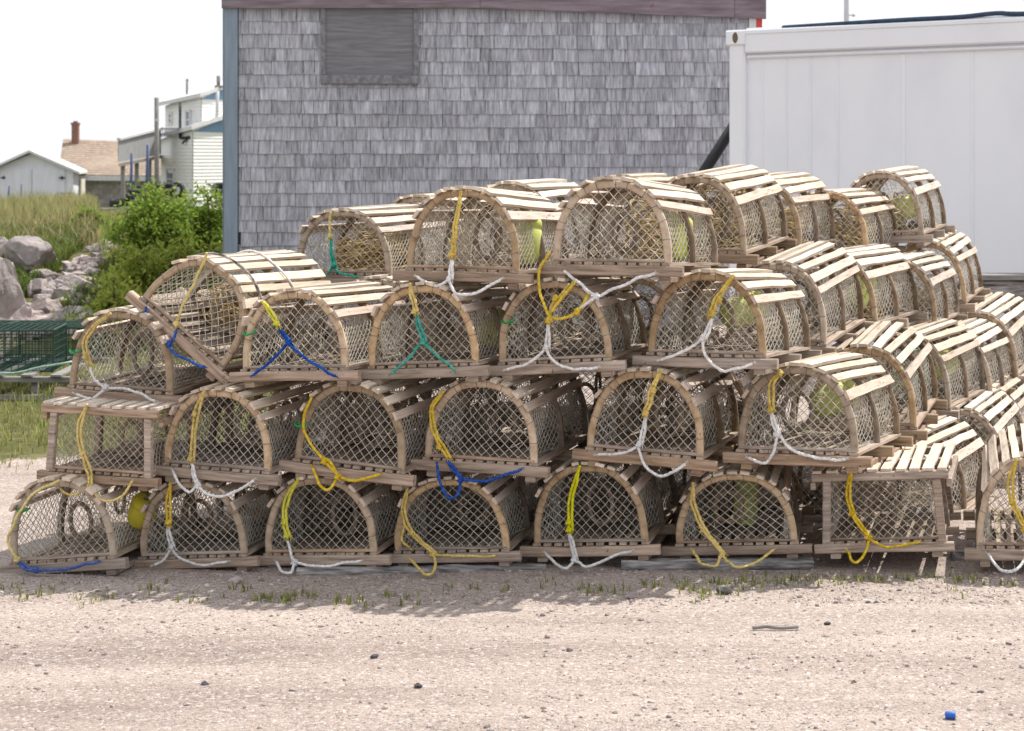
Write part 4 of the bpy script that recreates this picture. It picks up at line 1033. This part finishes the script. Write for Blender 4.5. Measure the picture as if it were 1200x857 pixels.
# ------------------------------------------------------------------ white container
A = P(852, 0, 15.9); dirx = Vector((1.84, -1.5, 0)).normalized(); ca = math.atan2(dirx.y, dirx.x)
CL, CW, CH = 6.06, 2.44, 2.6
cont = empty('shipping_container', (A.x, A.y, 0), ca, 'long white shipping container behind the right side of the pile', 'container')
b = MB(); b.box((CL/2, CW/2, CH/2+.02), (CL-.1, CW-.1, CH-.06)); b.build('wall', M['container'], cont)
b = MB()
x = .28; k = 0
seams = [.3, .52, .74, .98]+[.98+.56*i for i in range(1, 10)]
for i, s in enumerate(seams):
    if s > CL-.25: continue
    b.beam((s, .0485, .2), (s, .0485, CH-.235), X, Yv, .03 if i > 3 else .016, .007, 1, 0, 0, .003)
b.build('panel_ribs', M['container'], cont)
b = MB()
b.beam((.17, .03, CH-.1), (CL-.17, .03, CH-.1), Yv, Z, .06, .17, 1, 0, 0, .012); b.beam((.17, .04, CH-.215), (CL-.17, .04, CH-.215), Yv, Z, .04, .026, 1, 0, 0, .01); b.beam((.17, .012, CH-.02), (CL-.17, .012, CH-.02), Yv, Z, .04, .04, 1, 0, 0, .008)
b.beam((.17, .03, .09), (CL-.17, .03, .09), Yv, Z, .06, .16, 1, 0, 0, .012); b.build('side_rail', M['container'], cont)
for xx in (.085, CL-.085):
    for yy in (.07, CW-.07):
        b = MB(); b.beam((xx, yy, .12), (xx, yy, CH-.12), X, Yv, .15, .13, 1, 0, 0, .015); b.build('corner_post', M['container'], cont)
        for z in (.06, CH-.06):
            cb = MB(); cb.beam((xx-.088, yy, z), (xx+.088, yy, z), Yv, Z, .165, .124, 1, 0, 0, .012); cc = cb.build('corner_casting', M['container'], cont)
            hb = MB(); sg = -1 if yy < 1 else 1
            ring = [Vector((xx+.026*math.cos(6.2832*j/20), yy+sg*.0845, z+.045*math.sin(6.2832*j/20)*(1-.15*abs(math.cos(6.2832*j/20))))) for j in range(20)]
            hb.loft([ring, [q+Vector((0, -sg*.004, 0)) for q in ring]], True); hb.build('slot', M['casting'], cc)
b = MB(); b.box((CL/2, CW/2, CH+.006), (CL-.3, CW-.1, .02)); b.build('roof', M['container'], cont)
b = MB(); hp = [(.5, .03, CH+.006), (1.5, .03, CH+.02), (2.0, .03, CH+.022), (2.3, .03, CH+.036), (2.6, .03, CH+.022), (4, .03, CH+.02), (5.6, .06, CH+.02)]
Mc = Matrix.Translation((A.x, A.y, 0)) @ Matrix.Rotation(ca, 4, 'Z')
b.tube(spline([Mc @ Vector(q) for q in hp], .05), .018, 8); tag(b.build('hose', M['hose'], None, True), 'dark blue hose lying along the roof edge of the white container', 'hose')

b = MB(); p0, p1 = P(695, 403, 17.0), P(866, 138, 17.0); b.tube([p0, p0.lerp(p1, .3), p0.lerp(p1, .7), p1], .048, 10); b.tube([p0.lerp(p1, .985), p1+(p1-p0)*.005], .056, 10)
o = b.build('brace_pipe', M['black'], None, True); o.data.transform(Matrix.Translation(-p0)); o.location = p0; tag(o, 'black pipe leaning against the gap between shed and container', 'pipe')
pp = P(992, 0, 30); b = MB(); b.tube([Vector((0, 0, 0)), Vector((0, 0, 3)), Vector((0, 0, 7))], [.05, .042, .036], 10)
o = b.build('mast', M['steel'], None, True); o.location = (pp.x, 30, 0); tag(o, 'thin pale pole rising behind the white container', 'pole')
s = MB(); s.tube([Vector((.03, 0, 3.72)), Vector((.1, 0, 3.72))], .012, 6); s.ico((.105, 0, 3.72), .03, sub=1); s.build('insulator', M['steel'], o, True)
# trestle
tr = empty('trestle', (3.18, 13.1, 0), R(-4), 'grey timber trestle standing by the container at the right edge', 'trestle')
b = MB(); b.beam((-.1, 0, .705), (1.6, 0, .72), Yv, Z, .12, .15, 6, .002, 0, .008); b.build('beam', M['timber'], tr)
b = MB(); b.beam((-.14, .02, .805), (1.6, .02, .82), Yv, Z, .24, .036, 6, .002, 0, .004); b.build('top_plank', M['rack'], tr)
for xx in (.15, 1.35):
    for yy in (-.2, .2):
        b = MB(); b.beam((xx, yy*1.6, 0), (xx, yy*.42, .66), X, Yv, .07, .04, 2, .001); b.build('leg', M['rack'], tr)

# ------------------------------------------------------------------ far houses
def prism(foot, tops, base):
    b = MB(); n = len(foot)
    b.add([(x, y, base) for x, y in foot]+[(x, y, t) for (x, y), t in zip(foot, tops)],
          [tuple(range(n-1, -1, -1)), tuple(range(n, 2*n))]+[(i, (i+1) % n, n+(i+1) % n, n+i) for i in range(n)])
    return b
def xy(px, D): return ((px-CX)/F*D, D)
def slab(b, pts, th):
    pts = [Vector(p) for p in pts]; n = len(pts); dn = Vector((0, 0, -th))
    b.add(pts+[p+dn for p in pts], [tuple(range(n)), tuple(range(2*n-1, n-1, -1))]+[(i, n+i, n+(i+1) % n, (i+1) % n) for i in range(n)])
def local(root, b):
    o = root.location; b.v = [(x-o.x, y-o.y, z-o.z) for x, y, z in b.v]; return b
# garage
gr = empty('garage', (*xy(39, 80), -1.2), 0, 'small pale garage with double doors on the bank at far left', 'garage')
a0, a1 = xy(-10, 80.6), xy(86, 80.0); a2, a3 = xy(94, 84.5), xy(-2, 85.1)
ez, rz_ = CAMZ+(HOR-200)/F*80, CAMZ+(HOR-179.5)/F*80.3
ap0 = ((a0[0]+a1[0])/2, (a0[1]+a1[1])/2); ap1 = ((a2[0]+a3[0])/2, (a2[1]+a3[1])/2)
b = MB(); B = -1.2
b.add([(*a0, B), (*a1, B), (*a1, ez), (*ap0, rz_), (*a0, ez), (*a3, B), (*a2, B), (*a2, ez), (*ap1, rz_), (*a3, ez)], [(0, 1, 2, 3, 4), (6, 5, 9, 8, 7), (5, 0, 4, 9), (1, 6, 7, 2), (2, 7, 8, 3), (3, 8, 9, 4), (0, 5, 6, 1)])
local(gr, b).build('wall', M['garage'], gr)
b = MB(); up = .06
def gp(p, dx, dy, z): return (p[0]+dx, p[1]+dy, z)
slab(b, [gp(ap0, -.05, -.3, rz_+up+.06), gp(a1, .3, -.3, ez-.1+up), gp(a2, .3, .3, ez-.1+up), gp(ap1, 0, .3, rz_+up+.06)], .1); slab(b, [gp(a0, -.3, -.3, ez-.1+up), gp(ap0, -.05, -.3, rz_+up+.06), gp(ap1, 0, .3, rz_+up+.06), gp(a3, -.3, .3, ez-.1+up)], .1)
local(gr, b).build('roof', M['trimwhite'], gr)
for u0, u1 in ((.12, .495), (.505, .9)):
    p, q = Vector(a0).lerp(Vector(a1), u0), Vector(a0).lerp(Vector(a1), u1); b = MB(); z1 = CAMZ+(HOR-199)/F*80
    b.add([(p.x, p.y-.05, B), (q.x, q.y-.05, B), (q.x, q.y-.05, z1), (p.x, p.y-.05, z1), (p.x, p.y-.002, B), (q.x, q.y-.002, B), (q.x, q.y-.002, z1), (p.x, p.y-.002, z1)], [(0, 1, 2, 3), (0, 4, 5, 1), (1, 5, 6, 2), (2, 6, 7, 3), (3, 7, 4, 0)])
    dr = local(gr, b).build('door', M['garage'], gr)
    h = MB(); hx = p if u0 < .3 else q; sgn = 1 if u0 < .3 else -1; zz = CAMZ+(HOR-208.5)/F*80
    h.box((hx.x+sgn*.12, hx.y-.07, zz), (.26, .03, .05)); h.box((hx.x+sgn*.12, hx.y-.07, zz), (.06, .035, .14)); local(gr, h).build('hinge', M['tyre'], dr)
b = MB(); b.box((a1[0]+.35, a1[1]+1.6, 0), (.02, .9, 2.0), None); b = MB(); b.beam((a1[0]+.16, a1[1]+1.0, B), (a1[0]+.16, a1[1]+1.0, ez-.35), X, Yv, .05, .7, 1); local(gr, b).build('side_door', M['cream'], gr)
# brown-roofed house
hr = empty('brown_roof_house', (*xy(120, 86), -1.3), 0, 'low block-walled house with brown shingle roof and brick chimney', 'house')
f0, f1 = xy(92, 84), xy(215, 85); f2, f3 = (f1[0]+.2, 91), (f0[0]-.2, 90.5); wz = CAMZ+(HOR-206)/F*84
local(hr, prism([f0, f1, f2, f3], [wz]*4, -1.3)).build('wall', M['block'], hr)
bl = MB(); z = -1.2; r = 0
while z < wz-.05:
    x = f0[0]+.02+(r % 2)*.2
    while x < f1[0]-.4:
        yy = f0[1]+(x+.2-f0[0])/(f1[0]-f0[0])*(f1[1]-f0[1]); bl.box((x+.2, yy-.004, z+.1), (.385, .03, .19)); x += .4
    z += .2; r += 1
local(hr, bl).build('block_courses', M['block'], hr)
e0, e1 = P(68, 205, 83.4), P(222, 207, 84.6); r0, r1 = P(74, 163.5, 87.6), P(216, 169, 88); 
b = MB(); slab(b, [e0, e1, r1, r0], .12); bk0, bk1 = Vector((r0.x-.1, 92, e0.z)), Vector((r1.x+.1, 92, e1.z)); slab(b, [r0, r1, bk1, bk0], .12)
for i in range(16):
    k0 = i/16; a, c = e0.lerp(r0, k0), e1.lerp(r1, k0); d, e = e0.lerp(r0, k0+.075), e1.lerp(r1, k0+.075); nrm = Vector((0, -.35, .9))*.035
    n = 36
    for j in range(n):
        q0, q1, q2, q3 = a.lerp(c, j/n), a.lerp(c, (j+.97)/n), d.lerp(e, (j+.97)/n), d.lerp(e, j/n)
        b.add([q0+nrm, q1+nrm, q2+nrm*.4, q3+nrm*.4, q0, q1], [(0, 1, 2, 3), (4, 5, 1, 0)])
rf = local(hr, b).build('roof', M['shinglebrown'], hr)
b = MB(); b.beam(e0+Vector((0, -.05, -.12)), e1+Vector((0, -.05, -.12)), Yv, Z, .1, .2, 1); local(hr, b).build('gutter', M['trimwhite'], hr)
b = MB(); c0 = P(88.5, 168, 87.2); b.box((c0.x, 87.2, c0.z+.25), (.29, .3, 1.15)); b.box((c0.x, 87.2, c0.z+.85), (.35, .36, .1)); b.tube([(c0.x, 87.2, c0.z+.88), (c0.x, 87.2, c0.z+.97)], .1, 10); local(hr, b).build('chimney', M['brick'], rf)
# white clapboard house
wh = empty('white_house', (*xy(226, 75), -1.1), 0, 'two-storey white clapboard house with blue gable trim beside the shed', 'house')
def zz(py, D): return CAMZ+(HOR-py)/F*D
def storey(px0, d0, pxc, dc, px1, d1, y0, yc, y1, base, name):
    c0, cc, c1 = xy(px0, d0), xy(pxc, dc), xy(px1, d1); c3 = (c0[0]+c1[0]-cc[0], c0[1]+c1[1]-cc[1])
    t0, tc, t1 = zz(y0, d0), zz(yc, dc), zz(y1, d1)
    o = local(wh, prism([cc, c1, c3, c0], [tc, t1, t1+t0-tc, t0], base)).build('wall', M['siding'], wh)
    sd = MB(); z = base
    for (p, q, tp, tq) in ((c0, cc, t0, tc), (cc, c1, tc, t1)):
        z = base; p, q = Vector((*p, 0)), Vector((*q, 0)); d = (q-p).normalized(); nn = Vector((d.y, -d.x, 0))
        while z < max(tp, tq)-.05:
            z2 = z+.13; u0, u1 = 0.0, 1.0
            if z2 > tp or z2 > tq:
                k = min(1, max(0, (z2-tp)/(tq-tp))) if tq != tp else 0
                if tq > tp: u0 = k
                else: u1 = k
            if u1-u0 > .03:
                a, c = p.lerp(q, u0), p.lerp(q, u1)
                sd.add([a+nn*.03+Z*z, c+nn*.03+Z*z, c+nn*.005+Z*z2, a+nn*.005+Z*z2, a+nn*.002+Z*z, c+nn*.002+Z*z], [(0, 1, 2, 3), (4, 5, 1, 0)])
            z = z2
    local(wh, sd).build('clapboards', M['siding'], wh)
    rf = MB(); ov = .35; cen = Vector(((c0[0]+c1[0])/2, (c0[1]+c1[1])/2, 0))
    pts = []
    for (x, y), t in ((cc, tc), (c1, t1), (c3, t1+t0-tc), (c0, t0)):
        d = (Vector((x, y, 0))-cen).normalized()*ov; pts.append(Vector((x, y, t+.12))+d)
    slab(rf, pts, .16); local(wh, rf).build('roof', M['trimwhite'], wh)
    p, q = Vector((*cc, 0)), Vector((*c1, 0)); d = (q-p).normalized(); nn = Vector((d.y, -d.x, 0)); tb = MB()
    a, c = p+nn*.05+Z*(tc-.1), q+nn*.05+Z*(t1-.02); e = q+nn*.05+Z*(tc-.12); tb.add([a, e, c, a+nn*-.04, e+nn*-.04, c+nn*-.04], [(0, 1, 2), (0, 3, 4, 1), (1, 4, 5, 2), (2, 5, 3, 0)])
    local(wh, tb).build('gable_trim', M['bluetrim'], wh)
    return c0, cc, c1
LO = storey(189, 79, 226, 75, 300, 79, 163, 151, 124, -1.1, 'lower')
UP = storey(194, 80, 236, 76.5, 300, 80.5, 124, 113, 87, 1.8, 'upper')
def win(px0, px1, py0, py1, wall):
    p, q = Vector((*wall[0], 0)), Vector((*wall[1], 0)); d = q-p; nn = Vector((d.y, -d.x, 0)).normalized()
    def hit(px):
        k = (px-CX)/F      # x = k*y
        t = (k*p.y-p.x)/(d.x-k*d.y); return p+d*t
    a, c = hit(px0), hit(px1); D = (a.y+c.y)/2; a.z = c.z = zz(py1, D); H_ = Z*(zz(py0, D)-a.z); e = d.normalized()
    f = MB()
    f.beam(a, a+H_, e, nn, .1, .16, 1); f.beam(c, c+H_, e, nn, .1, .16, 1); f.beam(a-e*.05, c+e*.05, Z, nn, .1, .17, 1); f.beam(a+H_-e*.05, c+H_+e*.05, Z, nn, .1, .17, 1)
    f.beam(a+H_*.5, c+H_*.5, Z, nn, .05, .14, 1)
    fo = local(wh, f).build('window', M['trimwhite'], wh)
    g = MB(); g.beam(a+nn*.045, a+nn*.045+H_, e, nn, .001, .02, 1) if False else g.add([a+nn*.05, c+nn*.05, c+nn*.05+H_, a+nn*.05+H_], [(0, 1, 2, 3)]); local(wh, g).build('pane', M['glass'], fo)
win(197, 205, 199, 221, LO); win(219.5, 224.5, 130, 151, UP); win(199.5, 202.5, 133, 145, UP)
b = MB(); b.tube([P(256, 104, 77.5), P(256, 89, 77.5)], .075, 8); b.tube([P(256, 103, 77.5), P(256, 100, 77.5)], .16, 8); local(wh, b).build('vent_pipe', M['rack'], wh, True)
b = MB(); b.tube([P(219, 117, 79), P(219.3, 95, 79)], .045, 8); b.ico(P(219.5, 94, 79), .06); local(wh, b).build('vent_pipe', M['rack'], wh, True)
b = MB(); b.tube([P(255, 107, 76.4), P(254.5, 127, 76.4), P(254, 139, 76.4)], .07, 6); local(wh, b).build('downspout', M['trimwhite'], wh, True)
b = MB(); b.tube([P(211, 121, 77.2), P(211, 162, 76.2), P(223, 161, 75.2)], .055, 6); b.tube([P(214, 168, 75.8), P(222, 160, 75.3)], .04, 6); local(wh, b).build('bracket', M['tyre'], wh, True)
# deck
dk = empty('deck', (*xy(162, 76), -1.1), 0, 'raised grey board deck on posts left of the white house', 'deck')
p, q = P(139, 0, 74), P(189, 0, 77.5); b = MB(); n = 24
d = Vector((q.x-p.x, q.y-p.y, 0)); dn = d.normalized(); nn = Vector((dn.y, -dn.x, 0))
for i in range(n):
    a, c = p+d*(i/n), p+d*((i+.93)/n); ta, tb_ = zz(163-12*(i/n), a.y), zz(190-9*(i/n), a.y)
    b.add([(a.x, a.y, tb_), (c.x, c.y, tb_), (c.x, c.y, ta), (a.x, a.y, ta)]+[(a.x-nn.x*.03, a.y-nn.y*.03, tb_), (c.x-nn.x*.03, c.y-nn.y*.03, tb_), (c.x-nn.x*.03, c.y-nn.y*.03, ta), (a.x-nn.x*.03, a.y-nn.y*.03, ta)], [(0, 1, 2, 3), (4, 7, 6, 5), (0, 4, 5, 1), (1, 5, 6, 2), (2, 6, 7, 3), (3, 7, 4, 0)])
local(dk, b).build('parapet', M['greyboard'], dk)
b = MB(); t0, t1 = zz(163, p.y), zz(150.5, q.y); b.beam(Vector((p.x, p.y, t0)), Vector((q.x, q.y, t1)), nn, Z, .16, .1, 1); local(dk, b).build('cap_rail', M['trimwhite'], dk)
b = MB(); z0, z1 = zz(192, p.y), zz(182, q.y); slab(b, [Vector((p.x, p.y, z0)), Vector((q.x, q.y, z1)), Vector((q.x*1.03, q.y*1.03, z1)), Vector((p.x*1.03, p.y*1.03, z0))], .12); local(dk, b).build('platform', M['rack'], dk)
for i in (.18, .5, .8):
    a = p+d*i-nn*.15; b = MB(); b.beam((a.x, a.y, -1.1), (a.x, a.y, z0+(z1-z0)*i-.12), X, Yv, .14, .14, 1); local(dk, b).build('post', M['rack'], dk)
b = MB(); 
for i in range(9): w_ = P(188+i*2.6, 0, 77.3-.2*i); b.stick((w_.x, w_.y, zz(158, w_.y)), (w_.x, w_.y, zz(151.5, w_.y)), .02, 4)
w0, w1 = P(187, 151, 77.4), P(210, 151, 75.6); b.stick(w0, w1, .035, 4); b.stick(P(187, 158, 77.4), P(210, 158, 75.6), .03, 4); local(dk, b).build('railing', M['rack'], dk)
# poles
def pole(name, px, ytop, D, r, m, label, cat, lean=0):
    b = MB(); c = P(px, ytop, D); g0 = gz(c.x, D)-.2
    b.tube([Vector((0, 0, 0)), Vector((lean*.5, 0, (c.z-g0)/2)), Vector((lean, 0, c.z-g0))], [r*1.12, r*1.05, r], 10)
    o = b.build(name, M[m], None, True); o.location = (c.x-lean, D, g0); tag(o, label, cat); return o
up_ = pole('utility_pole', 183.6, 114.5, 68, .078, 'rack', 'weathered grey utility pole in front of the deck', 'pole')
b = MB(); b.box((.0, -.1, 3.4), (.06, .08, .1)); b.build('insulator', M['steel'], up_)
pole('steel_post', 154.5, 180, 66, .045, 'bluepole', 'shorter navy post standing by the tyres under the deck', 'post', .06)
pole('steel_post', 173.5, 170, 66, .05, 'bluepole', 'taller navy post standing by the tyres beside the utility pole', 'post', .08)
b = MB(); b.tube(spline([P(211, 146, 76), P(235, 152, 60), P(262, 160, 45)], 1), .02, 4)
# tyres
def tyre(px, py, D, tilt, az, label, r=.3):
    o = empty('tyre', P(px, py, D), 0, label, 'tyre', 'old tyres piled under the deck'); o.rotation_euler = (tilt, 0, az)
    b = MB(); prof = [(.55, -.3), (.62, -.38), (.85, -.4), (.98, -.3), (1, -.1), (1, .1), (.98, .3), (.85, .4), (.62, .38), (.55, .3)]
    b.loft([[Vector((r*a*math.cos(6.2832*k/22), r*a*math.sin(6.2832*k/22), r*h)) for a, h in prof] for k in range(22)], False, True); b.build('tread', M['tyre'], o, True)
for q in ((139, 238, 64, .1, 0, 'tyre lying alone at the left of the tyre pile'), (158, 231, 64, .25, .2, 'upper tyre at the left of the pile by the short navy post'), (160, 224, 64.3, .3, -.3, 'topmost slanting tyre on the left of the pile'), (180, 224, 64.5, 1.2, .4, 'tyre standing on edge behind the utility pole'), (196, 222, 65, .4, .1, 'tyre at the right of the pile by the white house'), (164, 239, 63.5, .1, .1, 'lowest tyre at the front of the pile'), (176, 232, 64, .2, .5, 'tyre between the two navy posts'), (207, 224, 65.5, 1.3, -.3, 'tyre leaning under the white house window')):
    tyre(*q, r=.3)
tyre(258, 222, 66, .5, .2, 'tyre half hidden behind the shrub at the shed corner')
# clutter before the garage
def pt(px, py, D, x, y, z): c = P(px, py, D); return Vector((c.x+x, c.y+y, c.z+z))
b = MB(); c = P(77, 238, 66); b.loft([[c+Vector((sx*w, sy*.22, z)) for sx, sy in ((-1, -1), (1, -1), (1, 1), (-1, 1))] for z, w in ((-.25, .2), (.1, .24), (.1, .2), (-.2, .17))], False); b.add([c+Vector((sx*.17, sy*.18, -.2)) for sx, sy in ((-1, -1), (1, -1), (1, 1), (-1, 1))], [(0, 1, 2, 3)])
tag(b.build('fish_crate', M['trimwhite']), 'white fish crate below the metal frame in front of the garage', 'crate')
b = MB(); c = P(77, 230, 65.5)
for z in (-.08, .09): b.tube([c+Vector((-.27, 0, z)), c+Vector((.27, 0, z+.01))], .022, 6)
for x in (-.27, -.05, .1, .27): b.tube([c+Vector((x, 0, -.45)), c+Vector((x, 0, .1))], .02, 6)
tag(b.build('metal_frame', M['rack'], None, True), 'small grey metal frame standing at the right of the garage doors', 'frame')
b = MB(); c = P(52, 237, 66); b.loft([[c+Vector((r*math.cos(6.2832*k/16), r*math.sin(6.2832*k/16), z)) for k in range(16)] for z, r in ((-.3, .13), (.1, .17), (.12, .18), (.1, .15), (-.25, .12))], True)
tag(b.build('tub', M['bluetub'], None, True), 'blue plastic tub in the grass before the garage', 'tub')
pole('steel_post', 11, 218, 60, .025, 'bluepole', 'thin dark stake leaning in the grass at far left', 'stake', .12)
pole('steel_post', 25, 216, 62, .02, 'bluepole', 'thin upright stake in the grass before the garage doors', 'stake')
b = MB(); a, c = P(114, 248, 40), P(152, 246, 40); b.beam(a, c, Yv, Z, .25, .12, 5, .003, 0, .01); tag(b.build('railway_sleeper', M['timber']), 'grey timber edging lying at the top of the bank path', 'timber')

# ------------------------------------------------------------------ light, sky, camera
SUN_AZ, SUN_EL = R(50), R(55)        # behind the pile, a little to the left
d = Vector((math.sin(SUN_AZ)*math.cos(SUN_EL), math.cos(SUN_AZ)*math.cos(SUN_EL), math.sin(SUN_EL)))
sl = bpy.data.lights.new('sun', 'SUN'); sl.energy = 4.8; sl.angle = R(.6); sl.color = (1, .955, .88)
so = bpy.data.objects.new('sun', sl); COL.objects.link(so); so.rotation_euler = d.to_track_quat('Z', 'Y').to_euler()
w = bpy.data.worlds.new('World'); scene.world = w; w.use_nodes = True; nt = w.node_tree; N = nt.nodes; Lk = nt.links; N.clear()
out = N.new('ShaderNodeOutputWorld'); bg = N.new('ShaderNodeBackground'); sk = N.new('ShaderNodeTexSky')
sk.sky_type = 'NISHITA'; sk.sun_disc = False; sk.sun_elevation = SUN_EL; sk.sun_rotation = SUN_AZ; sk.dust_density = 3; sk.air_density = 1.0
tc = N.new('ShaderNodeTexCoord'); cn = N.new('ShaderNodeTexNoise'); cn.inputs['Scale'].default_value = 2.2; cn.inputs['Detail'].default_value = 6
mpw = N.new('ShaderNodeMapping'); mpw.inputs['Scale'].default_value = (1, 1, 3); Lk.new(tc.outputs['Generated'], mpw.inputs[0]); Lk.new(mpw.outputs[0], cn.inputs['Vector'])
cr = N.new('ShaderNodeValToRGB'); cr.color_ramp.elements[0].color = (.9, .9, .9, 1); cr.color_ramp.elements[1].color = (.99, .99, .99, 1); Lk.new(cn.outputs['Fac'], cr.inputs[0])
mx = N.new('ShaderNodeMixRGB'); Lk.new(cr.outputs[0], mx.inputs[0]); Lk.new(sk.outputs[0], mx.inputs[1]); mx.inputs[2].default_value = (7.6, 7.75, 8.2, 1)   # thin bright cloud veil over the sky
Lk.new(mx.outputs[0], bg.inputs[0]); bg.inputs[1].default_value = .114; Lk.new(bg.outputs[0], out.inputs[0])

cam = bpy.data.cameras.new('camera'); co = bpy.data.objects.new('camera', cam); COL.objects.link(co); scene.camera = co
co.location = (0, 0, CAMZ); co.rotation_euler = (R(90), 0, 0)
cam.sensor_width = 36; cam.lens = 36*F/1200; cam.shift_y = -(428.5-HOR)/1200; cam.clip_start = .1; cam.clip_end = 8000
cam.dof.use_dof = True; cam.dof.focus_distance = 7.8; cam.dof.aperture_fstop = 8
scene.view_settings.view_transform = 'Standard'; scene.view_settings.look = 'None'; scene.view_settings.exposure = .32; scene.view_settings.gamma = 1
